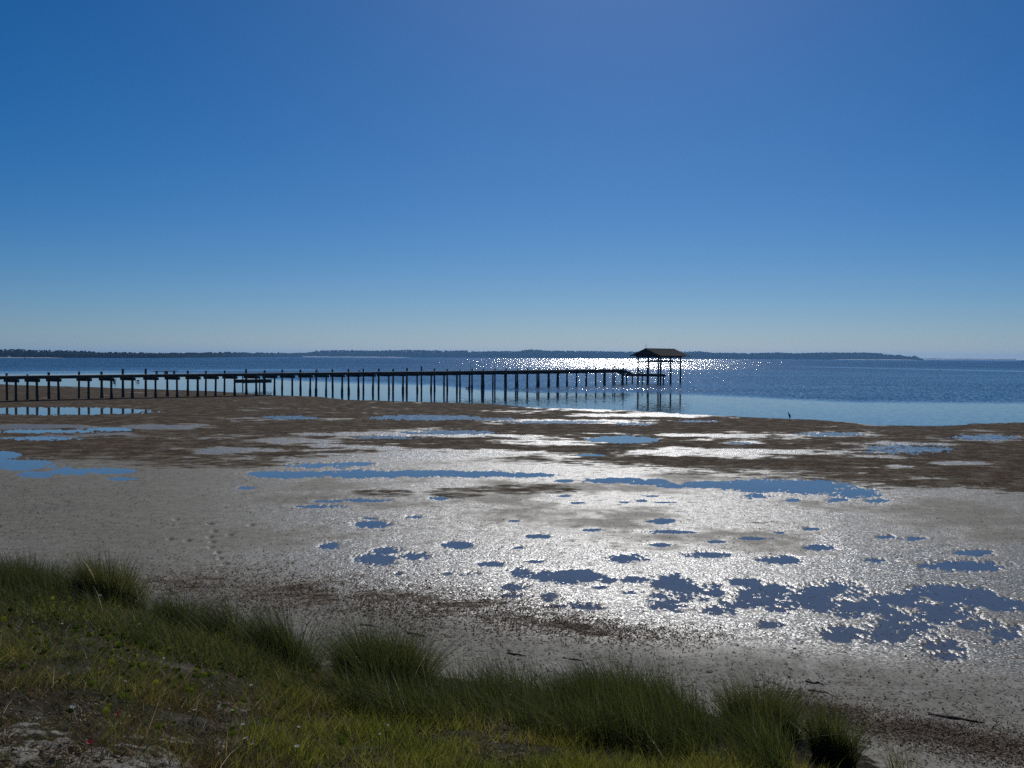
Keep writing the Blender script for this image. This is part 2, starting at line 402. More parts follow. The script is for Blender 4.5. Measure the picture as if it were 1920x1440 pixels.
FEET = [(393,983),(401,997),(393,1008),(398,1017),(395,1027),(408,1037),(412,1048),(422,1058),(412,1072),(430,1004),(470,985),(330,975),(352,1015),(318,1012),(560,1100),(1420,1290),(1330,1262)]

def bumps(c, r, L, floor=-4.0):
    out = np.full(c.shape, floor); ow = np.zeros(c.shape)
    for e in L:
        q = 1 - ((c - e[0]) / e[2]) ** 2 - ((r - e[1]) / e[3]) ** 2
        k = q > out; out[k] = q[k]
        if len(e) > 4: ow[k] = e[4]
    return out, ow

cols = np.concatenate([np.linspace(-1900, -120, 60)[:-1], np.arange(-120, 2042, 2.0), np.linspace(2042, 3800, 60)[1:]])
us = (cols - 960.0) / F
Yl = list(np.arange(-4, 6, 0.25)); y = 6.0
while y < 330:
    Yl.append(y); y += max(0.03, 1.7 * y * y / 9300.0)
Ys = np.array(Yl)
GY, GU = np.meshgrid(Ys, us, indexing='ij')
GX = GU * (GY + 4.0)
nr, nc = GX.shape
zf = flat_z(GX, GY)
gz = bank_z(GX, GY, zf)
pc, pr = proj(GX, GY, gz)
bank_part = sstep(0.02, 0.12, gz - zf - 0.1)
n_rag = fbm(GX * 7.0, GY * 3.2, 4, 11) - 0.5
n_rag2 = fbm(GX * 1.7, GY * 0.9, 3, 31) - 0.5
pf, pw = bumps(pc, pr, POOLS)
sf, sw = bumps(pc, pr, SPARKLE_POOLS)
far_k = sstep(15, 60, GY)
n_rag3 = (fbm(GX * 17.0, GY * 8.0, 3, 181) - 0.5) * (1 - far_k)
PF = pf + (n_rag * 3.2 + n_rag2 * 2.0 + n_rag3 * 3.0) * (0.25 + pw) + n_rag3 * 0.8
SF = sf + (n_rag * 3.2 + n_rag2 * 2.0) * (0.25 + sw)
clus = bumps(pc, pr, [(1600, 1145, 380, 75), (1040, 1095, 130, 45)])[0]
PF = PF + 0.02 * sstep(-0.3, 0.5, clus) * (pf > -1.6)
depth = np.maximum(PF, SF)
depth = np.where((gz - zf > 0.14) | (GY < 14), -4, depth)
dip = 0.016 * np.clip(depth, -0.5, 1.0)
und = 0.020 * np.clip(fbm(GX * 1.1, GY * 0.8, 4, 51) - 0.35, 0, 1) + 0.012 * fbm(GX * 7, GY * 5, 3, 71)
und = und * np.clip(1 - (depth + 0.6) * 1.5, 0, 1)
ff, _ = bumps(pc, pr, [(a, b, 8.5, 2.6) for a, b in FEET])
foot = np.clip(ff, 0, 1) * 0.055
bank_rough = (fbm(GX * 2.2, GY * 2.2, 4, 91) - 0.5) * 0.16 * np.where(GY < edge_y(col_of(GX, GY)), 1, 0.25 * bank_part)
gz2 = gz - dip + und - foot + bank_rough
# cover masks
brown_lo = np.interp(pc, [-900, 0, 300, 470, 640, 900, 1150, 1280, 1500, 1700, 1920, 2600], [850, 866, 880, 880, 864, 860, 876, 890, 898, 920, 928, 940])
brown = (1 - sstep(-26, 14, pr - brown_lo + (fbm(GX * .25, GY * .3, 4, 171) - .5) * 26))
st, _ = bumps(pc, pr, [(a, b, c * 1.2, d * 0.85) for a, b, c, d in STREAKS])
st = np.maximum(st, -2.2) + (fbm(GX * 0.13, GY * 0.34, 5, 141) - 0.5) * 8.0 + (fbm(GX * 0.8, GY * 1.0, 4, 147) - 0.5) * 4.5
brown = brown * (1 - 0.80 * sstep(-1.2, 1.6, st)) * 0.95
b2 = sstep(-0.6, 0.5, bumps(pc, pr, [(985, 918, 110, 10), (860, 925, 60, 10), (720, 925, 60, 8)])[0]) * 0.55
w1 = np.interp(pc, [200, 420, 600, 800, 1000, 1150, 1300], [1085, 1105, 1120, 1140, 1158, 1185, 1200])
b3 = np.exp(-((pr - w1) / np.interp(pc, [200, 600, 900, 1250], [22, 34, 30, 12])) ** 2) * sstep(180, 380, pc) * (1 - sstep(1080, 1260, pc)) * 0.45
w2 = np.interp(pc, [1440, 1600, 1920, 2300], [1310, 1350, 1412, 1490])
b4 = np.exp(-((pr - w2) / 24) ** 2) * sstep(1440, 1560, pc) * 0.7
brown = np.maximum.reduce([brown, b2, b3, b4])
lit = np.interp(pc, [-900, 0, 300, 500, 800, 1100, 1500, 1920, 2600], [960, 985, 1040, 1085, 1135, 1185, 1215, 1265, 1330])
dry = sstep(-30, 60, pr - lit)
lw = sstep(150, 620, pc + (pr - 950) * 0.6)
low = sstep(985, 1075, pr + n_rag2 * 90) * sstep(480, 900, pc)
sh_row = np.interp(pc, SHORE[:, 0], SHORE[:, 1])
edge_wet = (1 - sstep(1.0, 5, pr - sh_row + (fbm(GX * .5, GY * .3, 4, 191) - .5) * 16)) * sstep(.42, .58, fbm(GX * .16, GY * .05, 4, 193)) * sstep(900, 1040, pc) * (1 - sstep(1600, 1780, pc))
runny = np.maximum(sstep(-1.0, 1.2, st), edge_wet)
brown = brown * (1 - 0.85 * edge_wet)
sheen = fbm(GX * 0.30 + 3, GY * 0.30, 6, 161) * 0.8 + 0.22 * fbm(GX * 2.2, GY * 1.6, 4, 163)
broad = (0.62 + 0.38 * low) * sstep(0.36, 0.60, sheen + 0.16 * low + 0.10 * sstep(-6, -0.5, pf)) * sstep(250, 700, pc + (pr - 950) * 0.5) * (0.75 + 0.25 * (1 - sstep(1560, 1900, pc)))
wet = (1 - dry) * np.clip(np.maximum.reduce([0.12 + broad * (pr > brown_lo - 14), 0.12 + 0.75 * low, runny * (pr < brown_lo + 10)]), 0, 1)
inb = GY < edge_y(col_of(GX, GY)) + 0.25
sandy = sstep(-0.6, 0.5, bumps(pc, pr, [(60, 1390, 170, 45), (210, 1440, 260, 30), (330, 1395, 150, 14), (440, 1330, 60, 9)])[0] + (fbm(GX * 2.4, GY * 2.4, 4, 13) - 0.5) * 3.4)
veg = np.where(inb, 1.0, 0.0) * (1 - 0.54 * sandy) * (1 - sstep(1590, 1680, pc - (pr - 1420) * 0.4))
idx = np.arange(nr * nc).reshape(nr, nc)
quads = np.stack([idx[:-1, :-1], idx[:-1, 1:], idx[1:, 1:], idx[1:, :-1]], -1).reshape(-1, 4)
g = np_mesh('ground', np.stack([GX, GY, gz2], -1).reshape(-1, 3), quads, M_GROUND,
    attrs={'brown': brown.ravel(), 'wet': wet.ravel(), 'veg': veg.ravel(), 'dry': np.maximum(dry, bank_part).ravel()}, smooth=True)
tag(g, 'wet grey and brown tidal mud flat rising to a sandy bank', 'mud flat', kind='structure')
# pool water: one level sheet per patch of cells, following the level of the flat
wetq = (depth > -0.15)
cell = wetq[:-1, :-1] | wetq[1:, :-1] | wetq[:-1, 1:] | wetq[1:, 1:]
wq = quads.reshape(nr - 1, nc - 1, 4)[cell]
used, inv = np.unique(wq, return_inverse=True)
WV = np.stack([GX, GY, gz], -1).reshape(-1, 3)[used]
pool_r = (SF > PF).ravel()[used] * 0.75 * (pc.ravel()[used] > 330)
o = np_mesh('pool_water', WV, inv.reshape(-1, 4), M_POOL, attrs={'ruffle': pool_r}, smooth=True)
tag(o, 'shallow blue pools of standing water scattered over the mud flat', 'pools', kind='structure')
del wq, used, inv

# ------------------------------------------------------------------ the bay
hr = lambda c: 664.5 + 0.005 * c
CALM = np.array([(-900, 696), (0, 698), (400, 699), (560, 711), (700, 717), (820, 721), (900, 730), (1000, 733.5), (1200, 734.5), (1330, 739), (1450, 745), (1600, 751), (1920, 753), (2600, 755)], float)
offs = np.concatenate([np.arange(1.05, 40, 0.6), np.arange(40, 150, 1.0)])
Yw = H * F / offs; Yw = np.concatenate([[9500.0], Yw[Yw < 9400]])
cw = np.concatenate([np.linspace(-3500, -60, 60), np.arange(-50, 1980, 7.0), np.linspace(1990, 5400, 60)])
WY, WU = np.meshgrid(Yw, (cw - 960) / F, indexing='ij'); WX = WU * WY
wc, wr = proj(WX, WY, np.zeros_like(WX))
bnd = np.interp(wc, CALM[:, 0], CALM[:, 1]) + (fbm(WX * 0.02, WY * 0.012, 3, 3) - 0.5) * 7
ruf = 1 - sstep(-4, 5, wr - bnd)
dline = np.abs(wr - np.interp(wc, [1300, 1500, 1920, 2600], [684, 687.2, 696.5, 712]))
ruf = ruf * (1 - 0.55 * (1 - sstep(0.4, 1.3, dline)) * sstep(1400, 1560, wc))
dl2 = np.abs(wr - np.interp(wc, [-600, 0, 620], [697.5, 697.5, 693]))
ruf = ruf * (1 - 0.5 * (1 - sstep(0.5, 2.0, dl2)) * (1 - sstep(560, 700, wc)))
ruf = ruf * np.interp(wr, [672, 686, 694, 706], [1.35, 1.15, 0.85, 0.68])
nw, mw = WX.shape
iw = np.arange(nw * mw).reshape(nw, mw)
qw = np.stack([iw[:-1, :-1], iw[1:, :-1], iw[1:, 1:], iw[:-1, 1:]], -1).reshape(-1, 4)
o = np_mesh('water', np.stack([WX, WY, np.zeros_like(WX)], -1).reshape(-1, 3), qw, M_SEA, attrs={'ruffle': ruf.ravel()}, smooth=True)
tag(o, 'blue bay water, calm near the shore and rippled farther out', 'bay', kind='structure')

# ------------------------------------------------------------------ far shores: wooded islands, sand, spit
def ico():
    t = (1 + 5 ** .5) / 2
    v = np.array([(-1, t, 0), (1, t, 0), (-1, -t, 0), (1, -t, 0), (0, -1, t), (0, 1, t), (0, -1, -t), (0, 1, -t), (t, 0, -1), (t, 0, 1), (-t, 0, -1), (-t, 0, 1)], float)
    v /= np.linalg.norm(v[0])
    f = np.array([(0, 11, 5), (0, 5, 1), (0, 1, 7), (0, 7, 10), (0, 10, 11), (1, 5, 9), (5, 11, 4), (11, 10, 2), (10, 7, 6), (7, 1, 8), (3, 9, 4), (3, 4, 2), (3, 2, 6), (3, 6, 8), (3, 8, 9), (4, 9, 5), (2, 4, 11), (6, 2, 10), (8, 6, 7), (9, 8, 1)])
    return v, f
IV, IF = ico()
def wood(name, tops, Y, depth_m, n, label, rpx=(1.2, 2.6)):
    tops = np.array(tops, float); V = []; Fs = []; b = 0
    Yfun = Y if callable(Y) else (lambda c, Yk=Y: Yk + 0.0 * np.asarray(c, float))
    c0, c1 = tops[0, 0], tops[-1, 0]
    def topz(c):
        r = np.interp(c, tops[:, 0], tops[:, 1]); return H + (hr(c) - r) * Yfun(c) / F
    # the massed under-storey, a solid ridge with an uneven top
    cc = np.arange(c0, c1, 2.2); Y = Yfun(cc); X = (cc - 960) / F * Y
    hz = np.maximum(topz(cc) * (0.80 + 0.12 * rng.random(len(cc))), 0.8)
    rows = []
    for dy, k in ((0, 0.0), (6, 0.55), (depth_m * .25, 1.0), (depth_m * .75, 1.0), (depth_m, 0.0)):
        rows.append(np.stack([X * (Y + dy) / Y, Y + dy, hz * k * (0.9 + 0.1 * rng.random(len(cc))) + (0 if k else -0.5)], -1))
    R = np.concatenate(rows); V.append(R); m_ = len(cc)
    for i in range(4):
        for j in range(m_ - 1):
            a = i * m_ + j; Fs.append((a, a + 1, a + m_ + 1)); Fs.append((a, a + m_ + 1, a + m_))
    b = len(R)
    for k in range(n):
        c = rng.uniform(c0 + 2, c1 - 2); dy = rng.uniform(2, depth_m * 0.5)
        tz = float(topz(c)); Yc = float(Yfun(c)); pxm = Yc / F
        r = min(rng.uniform(*rpx) * pxm, tz * 0.5)
        if r < 0.3: continue
        low = rng.random() < 0.45
        zc = (tz - r * rng.uniform(0.7, 1.3)) if not low else tz * rng.uniform(0.25, 0.7)
        v = IV * (1 + 0.25 * rng.standard_normal((12, 1)))
        v = v * np.array([r * rng.uniform(0.8, 1.4), r, r * rng.uniform(0.55, 0.9)])
        V.append(v + np.array([(c - 960) / F * (Yc + dy), Yc + dy, zc])); Fs += [tuple(q) for q in (IF + b)]; b += 12
    o = np_mesh(name, np.concatenate(V), np.array(Fs), M_TREE)
    return tag(o, label, 'woods', kind='stuff')
wood('treeline', [(-700, 652), (-300, 650), (0, 654.5), (30, 653.5), (60, 655.5), (110, 656), (160, 657), (190, 659.3), (240, 659.5), (300, 661), (360, 660.5), (430, 659), (470, 660.5), (520, 661), (600, 661.5)],
     lambda c: np.interp(c, [-700, 0, 300, 400, 480, 600], [1500, 1550, 1750, 2400, 3600, 4900]), 200, 1100, 'low hazy blue wooded shore across the bay at the left')
wood('treeline', [(497, 666), (505, 664), (540, 662), (575, 661), (588, 659), (592, 656.6), (640, 656), (700, 657), (780, 655.3), (812, 656.5), (847, 657), (867, 656.5), (895, 658.5), (940, 657.5), (975, 658), (992, 654.5), (1005, 655.3), (1025, 657), (1100, 657.5),
     (1182, 658.8), (1269, 657.5), (1287, 658.7), (1312, 658), (1335, 660.6), (1400, 661.7), (1457, 660.3), (1489, 662), (1546, 660), (1590, 660.5), (1638, 661), (1660, 663), (1671, 665), (1687, 665), (1700, 668), (1706, 667.8), (1713, 666.5), (1718, 668), (1722, 671), (1733, 672.5)],
     4600, 400, 2200, 'long dark wooded island behind the pier and the boathouse')
wood('treeline', [(1733, 672.2), (1745, 671.8), (1760, 672.0), (1775, 672.8), (1788, 672.2), (1820, 672.4), (1870, 673), (1905, 673)], 6800, 60, 160, 'thin scrub on the low sand spit at the right', (0.5, 0.9))
def sand_strip(c0, c1, Y, hgt, wid, name, label):
    cc = np.arange(c0, c1 + 6, 6.0); V = []; n = len(cc)
    for dy, z in ((-wid, -0.3), (-wid * .5, hgt * .6), (0, hgt), (wid, hgt * .9), (wid * 2, -0.3)):
        tap = np.clip(np.minimum(cc - c0, c1 - cc) / 25.0, 0.05, 1)
        V.append(np.stack([(cc - 960) / F * (Y + dy), np.full(n, Y + dy), z * tap * (0.75 + 0.5 * rng.random(n))], -1))
    i = np.arange(5 * n).reshape(5, n)
    q = np.stack([i[:-1, :-1], i[:-1, 1:], i[1:, 1:], i[1:, :-1]], -1).reshape(-1, 4)
    return tag(np_mesh(name, np.concatenate(V), q, M_SANDFAR), label, 'beach', kind='structure')
sand_strip(486, 770, 4560, 2.6, 18, 'beach', 'pale sand at the foot of the wooded island, left end')
sand_strip(1560, 1725, 4560, 2.0, 18, 'beach', 'pale sand at the foot of the wooded island, right end')
sand_strip(1715, 1960, 6700, 3.4, 40, 'beach', 'pale low sand spit on the horizon at the right')
sand_strip(-300, 120, 1530, 0.7, 6, 'beach', 'pale sand under the hazy shore at the left')

# ------------------------------------------------------------------ the pier
ZD = 2.8
P0 = at(0, 704.6, ZD); P1 = at(1167, 691.9, ZD)
pdir = (P1 - P0); pdir[2] = 0; PL = np.linalg.norm(pdir); pdir /= PL
perp = np.array([pdir[1], -pdir[0], 0.0]); UP = np.array([0, 0, 1.0])
PWID = 1.95
bent_cols = [13, 52, 92, 149, 191, 231, 274, 314, 353, 387, 422, 462, 497, 530, 564, 594, 624, 654, 682, 711, 738, 764, 791, 815, 839, 863, 886, 907, 929, 950, 971, 990, 1011, 1030, 1046, 1064, 1082, 1100, 1118, 1133, 1150]
post_rise = {52: .12, 92: .32, 149: .38, 191: .35, 231: .62, 274: .62, 314: .30, 353: .38, 387: .34, 422: .34, 462: .50, 497: .34, 530: .40, 564: .40, 594: .30, 624: .40, 654: .42, 682: .44, 711: .45, 738: .4, 764: .5, 791: .7, 815: .4}
def pier_t(c):
    u = (c - 960.0) / F
    return (u * P0[1] - P0[0]) / (pdir[0] - u * pdir[1])
ts = [-11.0, -8.2, -5.4] + [float(pier_t(c)) for c in bent_cols]
T0, T1 = -13.0, float(pier_t(1152.5))
porg = np.array([P0[0], P0[1], 0.0])
pier = empty('pier', porg)
tag(pier, 'long dark wooden pier on paired pilings from the flats to the boathouse', 'pier')
dk = MB(); t = T0
while t < T1:
    w = random.uniform(.13, .145)
    c = P0 + pdir * (t + w / 2) + perp * (PWID / 2 + random.uniform(-.02, .02)); c[2] = ZD - .02 + random.uniform(-.004, .004)
    dk.box(c, pdir * w / 2, perp * (PWID / 2 + .12), UP * .02); t += w + .012
dk.build('deck', M_DECK, pier, porg)
for s in (0.0, 0.5, 1.0):
    st_ = MB(); a = P0 + pdir * T0 + perp * PWID * s; b = P0 + pdir * T1 + perp * PWID * s
    a[2] = b[2] = ZD - .19; st_.bar(a, b, .09, .29); st_.build('stringer', M_BEAM, pier, porg)
for k, t in enumerate(ts):
    base = P0 + pdir * t; base[2] = 0
    cap = MB(); a = base - perp * .32; b = base + perp * (PWID + .32); a = a.copy(); b = b.copy(); a[2] = b[2] = ZD - .50
    cap.bar(a + pdir * .17, b + pdir * .17, .09, .31); cap.bar(a - pdir * .17, b - pdir * .17, .09, .31)
    cap.build('cap_beam', M_BEAM, pier, porg)
    c_here = bent_cols[k - 3] if k >= 3 else -1
    rise = post_rise.get(c_here, random.uniform(.12, .36))
    for s, top in ((0.0, ZD + rise), (1.0, ZD - .04)):
        q = base + perp * (PWID * s) + (perp * -.10 if s == 0 else perp * 0)
        zb = float(ground_z(np.array([q[0]]), np.array([q[1]]))[0]) - .3
        r = random.uniform(.115, .14); lx, ly = random.uniform(-.06, .06), random.uniform(-.06, .06)
        pl = MB(); zz = [zb, max(zb + .25, .1), .35, .8, 1.2, 1.7, 2.2, top]
        pts = [(q[0] + lx * (1 - z / top), q[1] + ly * (1 - z / top), z) for z in zz]
        wl_ = random.uniform(1.0, 1.35) if zb < -.1 else 1.0
        pl.tube(pts, [r * 1.04, r * 1.05 * wl_, r * 1.08 * wl_, r * random.uniform(1, 1.25), r * random.uniform(.98, 1.1), r, r * .97, r * .95], 9)
        pl.build('piling', M_PILE, pier, porg)
for c, h_ in ((881, 1.3), (947, 1.5)):
    q = P0 + pdir * pier_t(c) + perp * .1
    pm = MB(); pm.tube([(q[0], q[1], ZD - .02), (q[0] + .03, q[1], ZD + h_)], [.03, .022], 6); pm.build('pole', M_METAL, pier, porg)

# low bench on the pier
ta, tb = pier_t(283), pier_t(326)
borg = P0 + pdir * ta + perp * .45
bench = empty('bench', borg); tag(bench, 'long low dark bench standing on the pier deck behind a short post', 'bench')
LB = tb - ta
bm = MB()
for i in range(3): bm.bar(perp * (i * .15) + UP * .36, perp * (i * .15) + pdir * LB + UP * .36, .135, .06)
bm.build('seat', M_BEAM, bench)
for k in (0.12, .5, .88):
    lg = MB()
    for s in (0.02, .28): lg.bar(pdir * LB * k + perp * s, pdir * LB * k + perp * s + UP * .33, .09, .09, up=tuple(pdir))
    lg.bar(pdir * LB * k + perp * (-.04) + UP * .30, pdir * LB * k + perp * .34 + UP * .30, .06, .05); lg.build('leg', M_BEAM, bench)

# ------------------------------------------------------------------ the boathouse at the end of the pier
A = at_depth(1196, 719, 200.0); A[2] = 0
BL, BW = 7.6, 5.15
bh = empty('boathouse', A); tag(bh, 'open boathouse with a brown gable roof on tall posts at the pier end', 'boathouse')
def L(l, w, z): return pdir * l + perp * w + UP * z      # local frame of the boathouse
EAVE, RIDGE = 5.38, 6.62
for l in (0.0, BL * .5, BL):
    for w in (0.0, BW):
        if True:
            r = random.uniform(.15, .18); pm = MB()
            pm.tube([L(l, w, -1), L(l, w, .3), L(l + .02, w, 2.5), L(l, w, EAVE - .1)], [r * 1.15, r * 1.15, r, r * .92], 9)
            pm.build('post', M_PILE, bh)
for w in (0.0, BW):
    pm = MB(); pm.bar(L(-1.2, w, EAVE - .02), L(BL + 1.7, w, EAVE - .02), .14, .26); pm.build('plate_beam', M_BEAM, bh)
for l in (0.0, BL * .5, BL):
    pm = MB(); pm.bar(L(l, -.3, EAVE - .26), L(l, BW + .3, EAVE - .26), .12, .22); pm.build('tie_beam', M_BEAM, bh)
ov = .95; hw = BW / 2 + ov; za = EAVE - .02 - (RIDGE - EAVE) * (ov / (BW / 2)) * .35
l0, l1 = -1.5, BL + 2.0
rf = MB()
for sgn in (-1, 1):
    n = 14
    for i in range(n):       # courses of shingle, each lapping the one below
        f0, f1 = i / n, (i + 1) / n + .012
        pa = (BW / 2 + sgn * hw * (1 - f0), za + (RIDGE - za) * f0); pb = (BW / 2 + sgn * hw * (1 - f1), za + (RIDGE - za) * f1)
        c = (L(l0, pa[0], pa[1]) + L(l1, pb[0], pb[1])) / 2 + UP * (.14 + .012 * (1))
        ex = pdir * (l1 - l0) / 2; ey = (L(0, pb[0], pb[1]) - L(0, pa[0], pa[1])) / 2; nz = np.cross(ex, ey); nz /= np.linalg.norm(nz)
        if nz[2] < 0: nz = -nz
        ey = ey + nz * -.008
        rf.box(c, ex, ey, nz * .02)
roof = rf.build('roof', M_ROOF, bh)
rc = MB(); rc.bar(L(l0 - .05, BW / 2, RIDGE + .17), L(l1 + .05, BW / 2, RIDGE + .17), .26, .07); rc.build('ridge_cap', M_ROOF, roof)
for sgn in (-1, 1):
    for le in (l0 + .05, l1 - .05):
        fb = MB(); fb.bar(L(le, BW / 2 + sgn * hw, za + .06), L(le, BW / 2 + sgn * .02, RIDGE + .06), .05, .16)
        fb.build('barge_board', M_BEAM, roof)
gb = MB()                                                 # the boarded gable end facing the pier
for i in range(22):
    w = BW / 2 + (i - 10.5) * (BW + .5) / 22; hgt = (RIDGE - EAVE) * (1 - abs(w - BW / 2) / (hw)) + EAVE - .05
    gb.box(L(-.15, w, (EAVE + .10 + hgt) / 2), pdir * .015, perp * ((BW + .5) / 44 - .008), UP * max((hgt - EAVE - .10) / 2, .02))
gb.build('gable_boards', M_BEAM, roof)
fn = MB(); zt = RIDGE + .2
fn.tube([L(l0 + .3, BW / 2, zt), L(l0 + .3, BW / 2, zt + .35), L(l0 + .3, BW / 2, zt + 1.05)], [.035, .028, .012], 6)
fn.tube([L(l0 + .3, BW / 2, zt + .30), L(l0 + .3, BW / 2, zt + .37), L(l0 + .3, BW / 2, zt + .44)], [.02, .08, .02], 8)
fn.bar(L(l0 + .3, BW / 2 - .28, zt + .62), L(l0 + .3, BW / 2 + .26, zt + .62), .03, .03); fn.build('weather_vane', M_METAL, roof)
for w in (0.0, BW):
    lf = MB(); lf.bar(L(-.3, w + .22, 4.2), L(BL + 2.4, w + .22, 4.2), .16, .2); lf.build('lift_beam', M_METAL, bh)
lfx = MB(); lfx.bar(L(BL * .5, -.2, 4.42), L(BL * .5, BW + .5, 4.42), .12, .2); lfx.build('lift_beam', M_METAL, bh)
lfx = MB(); lfx.bar(L(BL + 2.1, -1.0, 4.22), L(BL + 2.1, BW + 1.6, 4.22), .12, .16); lfx.build('lift_beam', M_METAL, bh)
# lower landing reached by a short ramp
zl = 1.85
ld = MB()
wa, wb_ = -1.4, BW + 1.2
w = wa
while w < wb_:
    ld.box(L(-1.15, w + .07, zl - .02), pdir * 1.25, perp * .068, UP * .02); w += .147
ldo = ld.build('landing_deck', M_DECK, bh)
lb = MB()
for l in (-2.3, -1.1, .02): lb.bar(L(l, wa, zl - .27), L(l, wb_, zl - .27), .1, .44)
lb.build('landing_joists', M_BEAM, ldo)
for l in (-2.2, -.15):
    for w in (wa + .2, 2.4, BW + .75):
        pm = MB(); pm.tube([L(l, w, -1), L(l, w, .5), L(l, w, zl - .36)], [.15, .14, .13], 8); pm.build('landing_post', M_PILE, bh)
mp = MB(); mp.tube([L(-2.25, 3.5, -1), L(-2.25, 3.5, zl + 1.15)], [.1, .09], 8); mp.build('mooring_post', M_PILE, bh)
endp = P0 + pdir * T1 - A; endp[2] = 0
rs = endp + perp * (PWID / 2) + UP * (ZD - .05); re_ = L(-1.6, wa + .2, zl + .02)
rp = MB(); nst = 22; rd = (re_ - rs); rside = np.cross(rd / np.linalg.norm(rd), UP); rside /= np.linalg.norm(rside)
for i in range(nst):
    c = rs + rd * (i + .5) / nst; rp.box(c, rd / nst * .46, rside * .85, UP * .022)
rp_o = rp.build('ramp', M_DECK, bh)
rb = MB()
for s in (-.75, .75): rb.bar(rs + rside * s - UP * .26, re_ + rside * s - UP * .26, .1, .46)
rb.build('ramp_beams', M_BEAM, rp_o)
for s in (-.8, .8):
    pm = MB(); q = rs + rside * s
    pm.tube([(q[0], q[1], -1), (q[0], q[1], ZD + (1.25 if s > 0 else .7))], [.13, .10], 8); pm.build('gate_post', M_PILE, bh)

def deck_chair(loc, rz, label):
    r = empty('deck_chair', loc, rz); tag(r, label, 'chair', 'chairs on the boathouse landing')
    s = MB()
    for i in range(5): s.box((0, .05 + i * .1, .36 - i * .012), (.28, 0, 0), (0, .046, -.004), (0, 0, .012))
    s.build('seat', M_DECK, r)
    b = MB()
    for i in range(5): b.box(((i - 2) * .115, .66, .62), (.052, 0, 0), (0, .010, .0), (0, .12, .33 - abs(i - 2) * .03))
    b.build('backrest', M_DECK, r)
    for sx in (-1, 1):
        a = MB(); a.box((sx * .34, .28, .58), (.06, 0, 0), (0, .36, 0), (0, 0, .014)); a.build('armrest', M_DECK, r)
        l = MB(); l.box((sx * .30, -.02, .285), (.022, 0, 0), (0, .045, 0), (0, 0, .28)); l.build('leg', M_DECK, r)
        l = MB(); l.bar((sx * .30, .0, .34), (sx * .30, .72, .03), .045, .09); l.build('leg', M_DECK, r)
    return r
pz = math.atan2(perp[1], perp[0])
deck_chair(A + L(-1.9, -.75, zl + .002), pz + 1.9, 'slatted deck chair by the foot of the ramp')
deck_chair(A + L(-1.8, 2.2, zl + .002), pz + 2.4, 'slatted deck chair between the two nearest boathouse posts')

# ------------------------------------------------------------------ separate low boat-lift platform behind the pier
Q = at_depth(455, 731, 154.0); Q[2] = 0; Q2 = at_depth(509, 731, 158.0); Q2[2] = 0
ax = Q2 - Q; LL = np.linalg.norm(ax); ax /= LL; ay = np.array([-ax[1], ax[0], 0])
bp = empty('boat_platform', Q); tag(bp, 'low dark boat platform on four thin posts in the water behind the pier', 'platform')
pm = MB()
for i in range(12): pm.bar(ay * (.1 + i * .17) + UP * 1.33 - ax * .12, ay * (.1 + i * .17) + ax * (LL + .12) + UP * 1.33, .15, .05)
pm.build('deck', M_DECK, bp)
for s in (0.08, 2.0):
    pm = MB(); pm.bar(ay * s + UP * 1.04 - ax * .05, ay * s + ax * (LL + .05) + UP * 1.04, .14, .50); pm.build('side_beam', M_BEAM, bp)
for k, s in ((0.0, 0.0), (.42, 2.1), (.58, 0.0), (1.0, 2.1)):
    pm = MB(); q = ax * LL * k + ay * s + ay * (-.02 if s == 0 else .02); pm.tube([q - UP * 1, q + UP * 1, q + UP * 2.15], [.1, .09, .085], 8); pm.build('post', M_PILE, bp)

# ------------------------------------------------------------------ birds
def heron():
    q = at(1479.5, 788.3, 0.02)
    zg = float(ground_z(np.array([q[0]]), np.array([q[1]]))[0]); zg = max(zg, 0.0)
    r = empty('heron', (q[0], q[1], zg)); tag(r, 'grey heron standing hunched at the water edge facing left', 'heron')
    V = {}; E = []; verts = []; rad = []
    def node(x, y, z, rd, par=None):
        verts.append((x, y, z)); rad.append(rd)
        if par is not None: E.append((par, len(verts) - 1))
        return len(verts) - 1
    b0 = node(.04, 0, .40, .082)
    b1 = node(.00, 0, .48, .078, b0); b2 = node(-.035, 0, .545, .052, b1)
    n1 = node(-.070, 0, .575, .030, b2); n2 = node(-.062, 0, .610, .024, n1); n3 = node(-.036, 0, .635, .022, n2)
    n4 = node(-.030, 0, .665, .022, n3); hd = node(-.052, 0, .688, .026, n4); fc = node(-.082, 0, .686, .017, hd)
    t1 = node(.075, 0, .31, .055, b0); t2 = node(.10, 0, .22, .022, t1)
    for s in (-1, 1):
        l1 = node(.03, s * .035, .30, .028, b0); l2 = node(.015, s * .035, .16, .011, l1); l3 = node(.030, s * .035, .02, .009, l2)
        for a in (-.5, 0, .5): node(-.035, s * .035 + a * .05, .004, .005, l3)
    me = bpy.data.meshes.new('body'); me.from_pydata(verts, E, [])
    ob = bpy.data.objects.new('body', me); COL.objects.link(ob); ob.parent = r
    sk = ob.modifiers.new('skin', 'SKIN'); sub = ob.modifiers.new('sub', 'SUBSURF'); sub.levels = sub.render_levels = 2
    for i, v in enumerate(me.skin_vertices[0].data): v.radius = (rad[i], rad[i] * (.85 if i < 3 else 1)); v.use_root = (i == 0)
    me.materials.append(M_HERON)
    bl = MB(); bl.tube([(-.090, 0, .686), (-.13, 0, .680), (-.185, 0, .670)], [.011, .008, .002], 6); bl.build('bill', M_BILL, r, smooth=True)
    for s in (-1, 1):
        wg = MB(); wg.tube([(-.02, s * .062, .545), (.02, s * .088, .47), (.07, s * .075, .36), (.115, s * .03, .22)], [.02, .055, .045, .008], 8, squash=.35); wg.build('wing', M_HERON, r, smooth=True)
    pt = MB(); pt.tube([(-.055, -.03, .60), (-.075, -.015, .54), (-.055, -.02, .45), (-.02, -.02, .36)], [.008, .016, .018, .006], 6); pt.build('breast_plumes', M_PALE, r, smooth=True)
heron()
